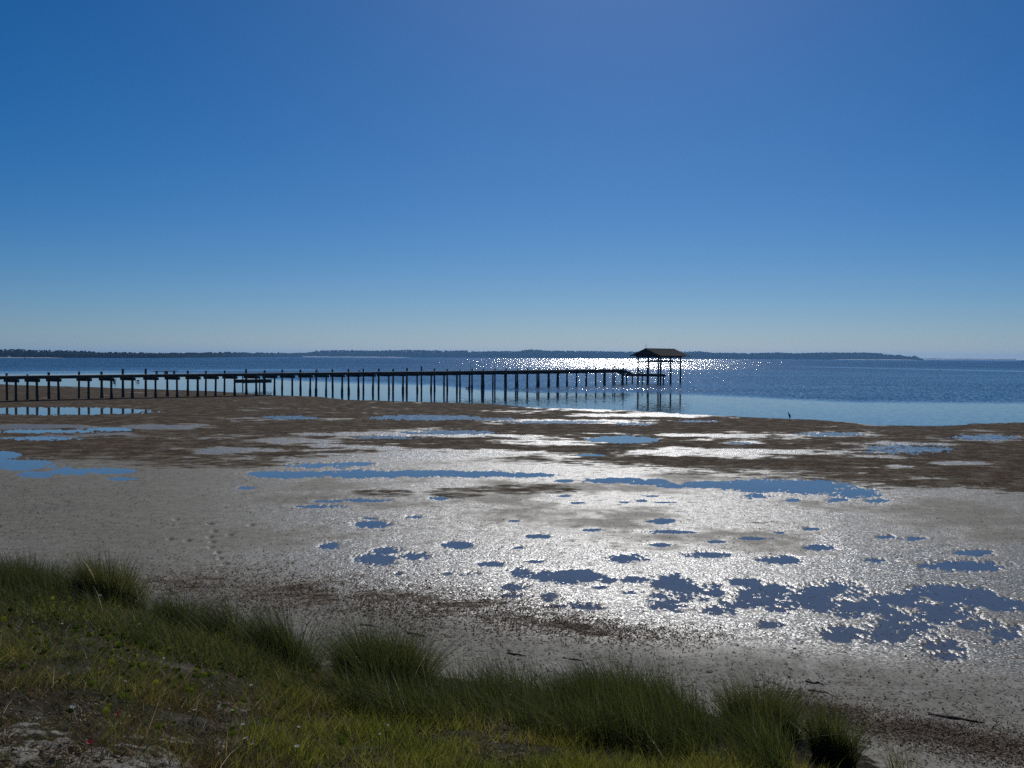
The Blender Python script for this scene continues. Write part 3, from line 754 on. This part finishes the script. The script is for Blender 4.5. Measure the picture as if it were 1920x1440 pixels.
def waterbird(c, rw, size, label, mat, perched=None, head_up=True, flip=1, cat='bird', upwing=False):
    if perched is None: q = at(c, rw, 0.0)
    else: q = perched
    r = empty('waterbird' if perched is None else 'gull', q, 0); tag(r, label, cat)
    s = size; f = flip; b = MB()
    zz = .02 if perched is None else .10
    if head_up:
        pts = [(.46, 0, .10), (.34, 0, .10), (.12, 0, .12), (-.14, 0, .13), (-.27, 0, .18), (-.33, 0, .27), (-.38, 0, .30), (-.43, 0, .29)]
        rd = [.015, .06, .12, .12, .075, .055, .055, .02]
    else:
        pts = [(.44, 0, .16), (.32, 0, .20), (.12, 0, .24), (-.06, 0, .22), (-.18, 0, .13), (-.30, 0, .08), (-.42, 0, .06), (-.55, 0, .05)]
        rd = [.05, .15, .21, .17, .075, .055, .04, .012]
    b.tube([(f * x * s, y * s, (z + zz) * s) for x, y, z in pts], [q_ * s for q_ in rd], 10); b.build('body', mat, r, smooth=True)
    if upwing:
        for sd in (-1, 1):
            w = MB(); w.tube([(-f * .02 * s, sd * .06 * s, .2 * s), (f * .16 * s, sd * .16 * s, .42 * s), (f * .5 * s, sd * .20 * s, .62 * s)], [.09 * s, .07 * s, .01 * s], 8, squash=.3); w.build('wing', mat, r, smooth=True)
    else:
        for sd in (-1, 1):
            w = MB(); w.tube([(-f * .16 * s, sd * .10 * s, (.17 + zz) * s), (f * .1 * s, sd * .125 * s, (.16 + zz) * s), (f * .44 * s, sd * .05 * s, (.13 + zz) * s)], [.04 * s, .085 * s, .012 * s], 8, squash=.35); w.build('wing', M_DARKBIRD if mat is M_DARKBIRD else M_HERON, r, smooth=True)
    if head_up:
        k = MB(); k.tube([(-f * .42 * s, 0, (.29 + zz) * s), (-f * .54 * s, 0, (.275 + zz) * s)], [.02 * s, .005 * s], 6); k.build('bill', M_BILL, r)
    if perched is not None:
        for sd in (-1, 1):
            k = MB(); k.tube([(f * .04 * s, sd * .05 * s, .15 * s), (f * .02 * s, sd * .05 * s, -.005)], [.014 * s, .012 * s], 6); k.build('leg', M_BILL, r)
waterbird(214, 716.5, .95, 'dark waterbird with raised wings on the water seen under the pier', M_DARKBIRD, upwing=True)
waterbird(258, 716, .85, 'dark plump waterbird with its head low on the water under the pier', M_DARKBIRD, head_up=False)
waterbird(876, 728.5, .75, 'small dark waterbird floating beyond the middle of the pier', M_DARKBIRD)
i594 = bent_cols.index(594) + 3
q = P0 + pdir * ts[i594] - perp * .10; q[2] = ZD + .30
waterbird(0, 0, .5, 'small white gull perched on a pier post', M_PALE, perched=q + np.array([-.0, 0, 0]))
q = P0 + pdir * pier_t(671) + perp * .3; q[2] = ZD + .002
waterbird(0, 0, .62, 'white gull standing on the pier deck boards', M_PALE, perched=q, flip=-1)

# ------------------------------------------------------------------ markers, buoys, far house
def marker(c, base_row, hgt, label, board=True):
    q = at(c, base_row, 0.0); r = empty('channel_marker', q); tag(r, label, 'marker', 'channel markers in the bay')
    p = MB(); p.tube([(0, 0, -1), (0, 0, hgt)], [.24, .2], 8); p.build('post', M_PILE, r)
    if board:
        b = MB(); b.box((0, -.3, hgt - .5), (.55, 0, 0), (0, .04, 0), (0, 0, .5)); b.build('board', M_METAL, r)
        b = MB(); b.box((.0, -.05, hgt + .08), (.45, 0, 0), (0, .3, 0), (0, 0, .06)); b.build('cap', M_METAL, r)
marker(46, 673.6, 6.2, 'tall dark channel marker post off the hazy left shore')
marker(1759.5, 680, 3.2, 'short dark channel marker off the right tip of the island', False)
marker(1917.5, 681, 3.4, 'dark channel marker at the right edge of the bay')
def buoy(c, rw, rad, label):
    q = at(c, rw, 0.0); r = empty('buoy', q); tag(r, label, 'buoy', 'white buoys')
    b = MB(); zs = [-.6, -.2, .3, .8, 1.1]; b.tube([(0, 0, z * rad) for z in zs], [rad * .5, rad, rad, rad * .6, rad * .12], 12); b.build('float', M_BUOY, r, smooth=True)
    k = MB(); k.tube([(0, 0, 1.05 * rad), (0, 0, 1.7 * rad)], [rad * .1, rad * .1], 6); k.build('stem', M_METAL, r)
buoy(1762, 694, .45, 'white buoy below the island tip at the right')
buoy(1446, 722.5, .16, 'small white float right of the boathouse')
hq = at_depth(17, 668, 1545.0); hq[2] = 0.5
hs = empty('house', hq); tag(hs, 'tiny white house on the hazy shore at the left', 'house')
k = MB(); k.box((0, 0, 1.3), (1.5, 0, 0), (0, 1.4, 0), (0, 0, 1.3)); k.build('wall', M_BUOY, hs)
k = MB(); k.add([(-1.7, -1.6, 2.6), (1.7, -1.6, 2.6), (1.7, 1.6, 2.6), (-1.7, 1.6, 2.6), (-1.7, 0, 3.5), (1.7, 0, 3.5)], [(0, 1, 5, 4), (2, 3, 4, 5), (0, 4, 3), (1, 2, 5), (0, 3, 2, 1)]); k.build('roof', M_ROOF, hs)

# ------------------------------------------------------------------ wrack: flakes of dead seagrass, sticks, stones
def flakes(X, Y, Z, ln, wd, tint, lift):
    n = len(X); a = rng.uniform(0, 2 * np.pi, n); tilt = rng.uniform(-.6, .6, n) * lift
    d = np.stack([np.cos(a) * np.cos(tilt), np.sin(a) * np.cos(tilt), np.sin(tilt)], -1)
    s = np.stack([-np.sin(a), np.cos(a), rng.uniform(-.7, .7, n) * lift], -1)
    c = np.stack([X, Y, Z + .008 + np.abs(np.sin(tilt)) * ln * .5], -1)
    up = np.zeros((n, 3)); up[:, 2] = ln * rng.uniform(-.02, .16, n)
    P = [c - d * ln[:, None] / 2 - s * wd[:, None] * .25, c - d * ln[:, None] / 2 + s * wd[:, None] * .25, c + up + s * wd[:, None] * .5, c + up - s * wd[:, None] * .5,
         c + d * ln[:, None] / 2 + s * wd[:, None] * .2, c + d * ln[:, None] / 2 - s * wd[:, None] * .2]
    V = np.stack(P, 1).reshape(-1, 3); b = np.arange(n)[:, None] * 6
    Fq = np.concatenate([b + np.array([[0, 3, 2, 1]]), b + np.array([[3, 5, 4, 2]])], 1).reshape(-1, 4)
    return V, Fq, np.repeat(tint, 6)
def scatter_flat(n, cfun):
    c, r = cfun(n); X, Y, Z = on_flat(c, r); return X, Y, Z + .004
def band1(n):
    c = 230 + 1150 * rng.beta(1.6, 1.9, n); r = np.interp(c, [200, 420, 600, 800, 1000, 1150, 1300], [1085, 1105, 1120, 1140, 1158, 1185, 1200]) + rng.normal(0, 1, n) * np.interp(c, [200, 600, 900, 1250], [20, 32, 27, 12]); return c, r
def band2(n):
    c = rng.uniform(1430, 2100, n); r = np.interp(c, [1440, 1600, 1920, 2300], [1310, 1350, 1412, 1490]) + rng.normal(0, 19, n); return c, r
def spread_all(n):
    c = rng.uniform(-150, 2100, n); k = rng.random(n) ** 0.8
    r = 900 + k * (edge_row(c) - 900 + 10); return c, r
parts = []
X, Y, Z = scatter_flat(19000, band1); n = len(X); parts.append(flakes(X, Y, Z, rng.uniform(.03, .10, n), rng.uniform(.008, .024, n), np.clip(rng.normal(.6, .22, n), 0, 1), 1.0))
X, Y, Z = scatter_flat(14000, band2); n = len(X); parts.append(flakes(X, Y, Z, rng.uniform(.025, .08, n), rng.uniform(.006, .016, n), np.clip(rng.normal(.55, .25, n), 0, 1), 1.0))
X, Y, Z = scatter_flat(14000, spread_all); n = len(X); parts.append(flakes(X, Y, Z, rng.uniform(.02, .09, n), rng.uniform(.006, .02, n), np.clip(rng.normal(.25, .25, n), 0, 1), .6))
def clod_shade(n):  # places for dark flat flakes that stand in for shaded clod sides
    c = rng.uniform(-150, 2100, n); r = 885 + rng.random(n) * (edge_row(c) - 885); return c, r
c, r = clod_shade(15000); X, Y, Z = on_flat(c, r); k = (rng.random(len(c)) < sstep(.38, .62, fbm(X * .5, Y * .35, 3, 77)) * .9 + .1) & (bumps(c, r, POOLS)[0] < -.4)
X, Y, Z = X[k], Y[k], Z[k]; n = len(X)
parts.append(flakes(X, Y, Z + .01, rng.uniform(.03, .13, n) * (.5 + Y / 60), rng.uniform(.012, .03, n), np.clip(rng.normal(.15, .12, n), 0, .4), .6))
V = []; Fq = []; T = []; b = 0
for v, f, t_ in parts: V.append(v); Fq.append(f + b); T.append(t_); b += len(v)
o = np_mesh('seagrass_litter_and_clod_shade', np.concatenate(V), np.concatenate(Fq), M_WRACK, attrs={'tint': np.concatenate(T)})
tag(o, 'brown flakes of dead seagrass washed up over the upper beach, with dark flakes put in as the shaded sides of mud clods', 'wrack', kind='stuff')

n = 15000
c = rng.uniform(-300, 1000, n); er = edge_row(c); r = er + 60 + rng.random(n) * np.maximum(1490 - er - 60, 10)
k = rng.random(n) < sstep(1180, 1330, r + rng.normal(0, 40, n)); X, Y, Z = on_bank(c[k], r[k]); n = len(X)
v, f, t_ = flakes(X, Y, Z + .012, rng.uniform(.02, .08, n), rng.uniform(.004, .018, n), np.clip(rng.normal(.45, .28, n), 0, 1), 1.2)
tag(np_mesh('dead_leaf_litter', v, f, M_WRACK, attrs={'tint': t_}), 'dead leaves and straw lying on the sandy lower left of the bank', 'leaf litter', kind='stuff')

STICKS = [((1740, 1343), (1849, 1360), .03, 'longest driftwood stick, lying on the beach at the lower right'), ((733, 1214), (767, 1218), .022, 'thin dark stick on the sand above the middle grass tuft'),
    ((763, 1189), (798, 1197), .026, 'bent dark stick just below the brown wrack band'), ((675, 1174), (711, 1178), .022, 'dark stick at the left end of the brown wrack band'),
    ((948, 1228), (988, 1233), .020, 'slim stick on pale sand above the long grass'), ((1055, 1238), (1098, 1242), .018, 'very thin stick lying on sand over the long grass, right of the slim one'),
    ((1511, 1281), (1548, 1287), .022, 'upper short stick on the sand right of the long grass'), ((1515, 1297), (1557, 1304), .020, 'lower short stick on the sand right of the long grass')]
for a, b_, r, lab in STICKS:
    xs, ys_, zs = on_flat([a[0], (a[0] + b_[0]) / 2, b_[0]], [a[1], (a[1] + b_[1]) / 2, b_[1]])
    org = np.array([xs[1], ys_[1], zs[1]]); pts = []
    for k in range(6):
        f = k / 5; p = np.array([np.interp(f, [0, .5, 1], xs), np.interp(f, [0, .5, 1], ys_), np.interp(f, [0, .5, 1], zs) + .012]) + np.array([0, random.uniform(-.03, .03), random.uniform(0, .03)])
        pts.append(p - org)
    s = MB(); s.tube(pts, [r * .5, r * .75, r * .7, r * .6, r * .45, r * .2], 7)
    mid = pts[3]
    o = s.build('driftwood_stick', M_STICK); o.location = Vector([float(v) for v in org]); tag(o, lab, 'stick', 'driftwood sticks')

# ------------------------------------------------------------------ grasses of the bank
def blades(X, Y, Z, h, w, az, lean, bend, tint, seg=4):
    n = len(X); t = np.linspace(0, 1, seg + 1)[None, :]
    dx = np.cos(az)[:, None]; dy = np.sin(az)[:, None]
    out = h[:, None] * (lean[:, None] * t + bend[:, None] * t ** 2)
    zz = h[:, None] * (t - 0.30 * np.abs(bend[:, None]) * t ** 2.2 - .18 * lean[:, None] ** 2 * t)
    C = np.stack([X[:, None] + dx * out, Y[:, None] + dy * out, Z[:, None] - .02 + zz], -1)
    ph = rng.uniform(0, np.pi, n); sv = np.stack([np.cos(ph), np.sin(ph), rng.uniform(-.3, .3, n)], -1)[:, None, :]
    wd = (w[:, None] * (1 - t ** 1.6 * .93) * .5)[:, :, None]
    V = np.stack([C - sv * wd, C + sv * wd], 2).reshape(-1, 3)
    k = np.arange(seg)[None, :] * 2 + np.arange(n)[:, None] * (2 * (seg + 1))
    Fq = np.stack([k, k + 1, k + 3, k + 2], -1).reshape(-1, 4)
    return V, Fq, np.repeat(tint, 2 * (seg + 1))
def join(parts):
    V = []; Fq = []; T = []; b = 0
    for v, f, t_ in parts: V.append(v); Fq.append(f + b); T.append(t_); b += len(v)
    return np.concatenate(V), np.concatenate(Fq), np.concatenate(T)
def clump_noise(X, Y, s, sc=1.0): return fbm(X * sc, Y * sc, 3, s)
WIND = math.radians(165)        # tips lean to the left and a little away

def keep(mask, *arrs): return [a[mask] for a in arrs]
# tall cordgrass along the foot of the bank
n = 33000
c = np.concatenate([rng.uniform(640, 1500, int(n * .66)), rng.uniform(-250, 640, n - int(n * .66))])
d = rng.random(n) ** 1.15 * np.where(c > 640, 88, 75)
X, Y, Z = on_bank(c, edge_row(c) + 2 + d)
nz = clump_noise(X, Y, 201, 1.1)
prob = np.where(c > 640, sstep(.34, .54, nz) + .07, sstep(.44, .6, nz) * .9 + .05)
prob = prob * (1 - .8 * ((c > 585) & (c < 650))) * np.where((c > 230) & (c < 600) & (d < 34), .3, 1) * (1 - sstep(1440, 1500, c))
X, Y, Z, c, d, nz = keep(rng.random(n) < prob, X, Y, Z, c, d, nz); n = len(X)
h = np.clip(rng.normal(.50, .15, n), .16, .9) * (.35 + 1.4 * np.clip(nz - .22, 0, .55)) * np.where(c < 640, .8, 1.0)
spk = rng.random(n) < .12; h = np.where(spk, h * 1.35, h)
tall = blades(X, Y, Z, h, rng.uniform(.0045, .009, n), WIND + rng.normal(0, 1.0, n), np.abs(rng.normal(.26, .22, n)) * np.where(spk, .5, 1), rng.uniform(.05, .8, n) * np.where(spk, .3, 1), np.clip(rng.normal(.38, .2, n) + (rng.random(n) < .006) * .6, 0, 1), 5)
V, Fq, T = tall
tag(np_mesh('tall_grass', V, Fq, M_TALL, attrs={'tint': T}), 'dark windblown cordgrass growing along the foot of the bank', 'grass', kind='stuff')
# bright short grass at the bottom
n = 95000
c = rng.uniform(380, 1720, n); er = edge_row(c)
r = er + 45 + rng.random(n) * (1640 - er - 45)
X, Y, Z = on_bank(c, r); nz = clump_noise(X, Y, 301, 1.6)
prob = sstep(400, 560, c + (r - 1380) * .3) * (1 - sstep(1560, 1640, c + (r - 1420) * .2)) * (.25 + .75 * sstep(.3, .55, nz)) * sstep(40, 95, r - er)
X, Y, Z, c, r, nz = keep(rng.random(n) < prob, X, Y, Z, c, r, nz); n = len(X)
h = np.clip(rng.normal(.17, .06, n), .06, .36) * (.55 + 1.1 * np.clip(nz - .2, 0, .6))
br = clump_noise(X, Y, 331, .9)
V, Fq, T = blades(X, Y, Z, h, rng.uniform(.004, .010, n), rng.uniform(0, 2 * np.pi, n), rng.uniform(.05, .6, n), rng.uniform(.0, .6, n), np.clip(rng.normal(.42, .2, n) + (br - .45) * .7, 0, 1), 3)
tag(np_mesh('short_grass', V, Fq, M_SHORT, attrs={'tint': T}), 'bright yellow green short grass at the near foot of the picture', 'grass', kind='stuff')
# mixed low growth on the left of the bank, green and dry
n = 112000
c = rng.uniform(-350, 680, n); er = edge_row(c)
r = er + 8 + rng.random(n) * (1470 - er)
X, Y, Z = on_bank(c, r); nz = clump_noise(X, Y, 401, 1.3); n2 = clump_noise(X, Y, 411, .6)
sand = bumps(c, r, [(60, 1400, 170, 55), (210, 1440, 260, 40), (330, 1395, 150, 22), (440, 1330, 60, 18)])[0]
prob = (np.where(r > 1225, .34, .18) + .66 * sstep(.36, .58, nz)) * (1 - .52 * sstep(-.4, .6, sand + (nz - .5)))
X, Y, Z, c, r, nz, n2 = keep(rng.random(n) < prob, X, Y, Z, c, r, nz, n2); n = len(X)
dryk = rng.random(n) < sstep(1230, 1340, r + (n2 - .5) * 260) * .62 + .12
h = np.clip(rng.normal(.20, .08, n), .06, .46) * (.6 + 1.3 * np.clip(nz - .3, 0, .4))
gk = rng.random(n) < .26 + (nz - .45) * 2.2
for sel, mt, nm, lab in ((~dryk & ~gk, M_TALL, 'low_grass', 'low dark green grass sprawling over the left of the bank'), (~dryk & gk, M_SHORT, 'low_grass', 'low yellow green grass mixed into the left of the bank'), (dryk, M_DRY, 'dry_grass', 'dry brown grass and stems over the sandy left corner')):
    k = sel
    hh = h[k] * (.62 if mt is M_DRY else 1.0)
    V, Fq, T = blades(X[k], Y[k], Z[k], hh, rng.uniform(.003, .007, k.sum()), rng.uniform(0, 2 * np.pi, k.sum()), rng.uniform(.1, .9, k.sum()), rng.uniform(0, .9, k.sum()), np.clip(rng.normal(.5, .25, k.sum()), 0, 1), 3)
    tag(np_mesh(nm, V, Fq, mt, attrs={'tint': T}), lab, 'grass', kind='stuff')
# pennywort: round leaves on short stalks
n = 420
c = np.clip(rng.normal(250, 170, n), -200, 640); r = edge_row(c) + 25 + np.abs(rng.normal(55, 55, n))
X, Y, Z = on_bank(c, r)
V = []; Fs = []; T = []; b = 0
for i in range(n):
    rad = rng.uniform(.014, .034); hgt = rng.uniform(.06, .17); nx = rng.normal(.1, .4); ny = -rng.uniform(.1, 1.7)
    nv = np.array([nx, ny, 1.0]); nv /= np.linalg.norm(nv); a = np.cross(nv, [0, 1, .1]); a /= np.linalg.norm(a); e = np.cross(nv, a)
    ctr = np.array([X[i], Y[i], Z[i] + hgt]); N = 10; tt = np.clip(rng.normal(.5, .28), 0, 1)
    ring = [ctr + rad * (1 + .05 * math.sin(k * 2.7)) * (math.cos(2 * math.pi * k / N) * a + math.sin(2 * math.pi * k / N) * e) + nv * rad * .16 for k in range(N)]
    V += [ctr] + ring
    for k in range(N): Fs.append((b, b + 1 + k, b + 1 + (k + 1) % N))
    T += [tt] * (N + 1); b += N + 1
    st0 = np.array([X[i], Y[i], Z[i] - .02]); sw_ = a * .002
    V += [st0 - sw_, st0 + sw_, ctr]; Fs.append((b, b + 1, b + 2)); T += [.3] * 3; b += 3
tag(np_mesh('pennywort_leaves', np.array(V), np.array(Fs), M_LEAF, attrs={'tint': np.array(T)}), 'round yellow green pennywort leaves among the grass at the left', 'ground cover', kind='stuff')

# the tufts one can tell apart
def tuft(c, r, h, rad, nb, label, tint=.36, lean=.28, wind=WIND, wsp=.8, wdt=(.0045, .0085), mat=None, spread=.35):
    X, Y, Z = on_bank([c], [r]); org = np.array([X[0], Y[0], Z[0]])
    a = rng.uniform(0, 2 * np.pi, nb); q = rad * np.sqrt(rng.random(nb))
    bx = np.cos(a) * q; by = np.sin(a) * q * .7
    bz = ground_z(org[0] + bx, org[1] + by) - org[2]
    outl = q / rad
    az = np.where(rng.random(nb) < .6, wind + rng.normal(0, wsp, nb), a)
    hh = h * np.clip(rng.normal(.78, .2, nb), .25, 1.15) * (1 - .25 * outl ** 2)
    nb_ = rng.random(nb) < .15; hh = np.where(nb_, hh * 1.25, hh)
    V, Fq, T = blades(bx, by, bz, hh, rng.uniform(*wdt, nb), az, np.abs(rng.normal(lean, .15, nb)) * (.5 + outl * spread * 2), rng.uniform(.05, .55, nb), np.clip(rng.normal(tint, .2, nb) + (rng.random(nb) < .006) * .6, 0, 1), 6)
    o = np_mesh('grass_tuft', V, Fq, mat or M_TALL, attrs={'tint': T}, loc=org)
    return tag(o, label, 'grass tuft', 'tufts of cordgrass along the bank edge')
tuft(205, 1133, .86, .42, 2600, 'tall brownish upright grass tuft on the upper left bank edge', .55, .12, wsp=1.0)
tuft(262, 1146, .60, .10, 260, 'small thin grass tuft just right of the tall brownish one', .5, .08)
tuft(345, 1180, .62, .36, 1500, 'low dark tuft leaning over the bank edge between the thin tuft and the swept tufts', .3, .35)
tuft(440, 1208, .80, .30, 1300, 'left swept tuft standing beside bare sand on the left bank', .4, .45, wsp=.4)
tuft(545, 1252, .95, .36, 1900, 'dark swept tuft at the sandy gap in the bank', .3, .38, wsp=.45)
tuft(60, 1105, .62, .7, 2600, 'broad mound of windblown grass at the far left edge', .35, .4)
tuft(725, 1288, .92, .55, 4200, 'broad fanning tuft at the left end of the long grass', .42, .28)
tuft(1150, 1335, .70, .6, 3200, 'dense tuft in the middle of the long grass', .34, .35)
tuft(1430, 1376, .74, .42, 2400, 'tall upright tuft at the right end of the long grass', .45, .15, wsp=1.2)
tuft(1563, 1428, .74, .22, 1500, 'narrow lone tuft on the sand right of the long grass', .42, .10, wsp=1.4)
tuft(1695, 1452, .50, .16, 90, 'sparse few thin stalks on the brown wrack at the lower right', .7, .15, wsp=1.4)

# flowers
def flower(c, r, rad, mat, label, name, group, cup=.25):
    X, Y, Z = on_bank([c], [r]); hg = random.uniform(.16, .26) if mat is M_WHITE else .09
    ro = empty(name, (X[0], Y[0], Z[0])); tag(ro, label, 'flower', group)
    s = MB(); s.tube([(0, 0, -.02), (random.uniform(-.02, .02), 0, hg * .6), (0, 0, hg)], [.003, .0025, .002], 5); s.build('stem', M_STEM, ro)
    b = MB(); N = 6; tl = np.array([random.uniform(-.3, .3), random.uniform(-.4, .05), 1.0]); tl /= np.linalg.norm(tl)
    a = np.cross(tl, [0, 1, 0]); a /= np.linalg.norm(a); e = np.cross(tl, a); ctr = np.array([0, 0, hg])
    for k in range(N):
        an = 2 * math.pi * k / N; d = math.cos(an) * a + math.sin(an) * e; sd = np.cross(tl, d)
        b.add([ctr, ctr + d * rad * .6 + sd * rad * .32 + tl * rad * cup * .6, ctr + d * rad + tl * rad * cup, ctr + d * rad * .6 - sd * rad * .32 + tl * rad * cup * .6], [(0, 1, 2, 3)])
    b.build('petals', mat, ro)
    h_ = MB(); h_.tube([ctr - tl * .002, ctr + tl * rad * .12, ctr + tl * rad * .2], [rad * .2, rad * .2, rad * .05], 7); h_.build('flower_heart', M_YELLOW, ro)
M_STEM = mat_plain('green flower stem', (0.05, 0.07, 0.02), (0.08, 0.1, 0.03), 20)
for c, r, s in [(188, 1128, 1.3), (262, 1182, 1.2), (224, 1155, .7), (202, 1140, .7), (308, 1259, .9), (117, 1191, .7), (545, 1232, .7), (137, 1359, 1.1), (130, 1306, .7), (471, 1314, .9), (456, 1384, .9),
    (461, 1408, 1.1), (557, 1427, 1.1), (560, 1393, .8), (436, 1371, .6), (365, 1361, .7), (474, 1424, .8), (712, 1410, .7), (727, 1394, .6), (957, 1328, .6), (236, 1314, .6), (349, 1182, .5)]:
    flower(c, r + 18, .021 * s, M_WHITE, 'small white flower among the low growth of the bank', 'white_flower', 'small white flowers on the bank')
flower(222, 1364, .026, M_RED, 'red flower in dry grass beside the white flower at the lower left', 'red_flower', 'red flowers on the bank', .7)
flower(168, 1421, .024, M_RED, 'red flower on the pale sand in the lower left corner', 'red_flower', 'red flowers on the bank', .7)

# ------------------------------------------------------------------ air
def haze():
    b = MB(); b.box((0, 4850, 24.0), (10500, 0, 0), (0, 4900, 0), (0, 0, 26.5))
    t = NT('pale sea air'); v = t.new('ShaderNodeVolumePrincipled')
    v.inputs['Color'].default_value = (0.24, 0.54, 1.0, 1); v.inputs['Density'].default_value = 0.00008; v.inputs['Anisotropy'].default_value = 0.35
    t.l.new(v.outputs[0], t.out.inputs['Volume'])
    o = b.build('haze', t.m); tag(o, 'thin blue sea haze over the whole bay', 'haze', kind='stuff')
haze()
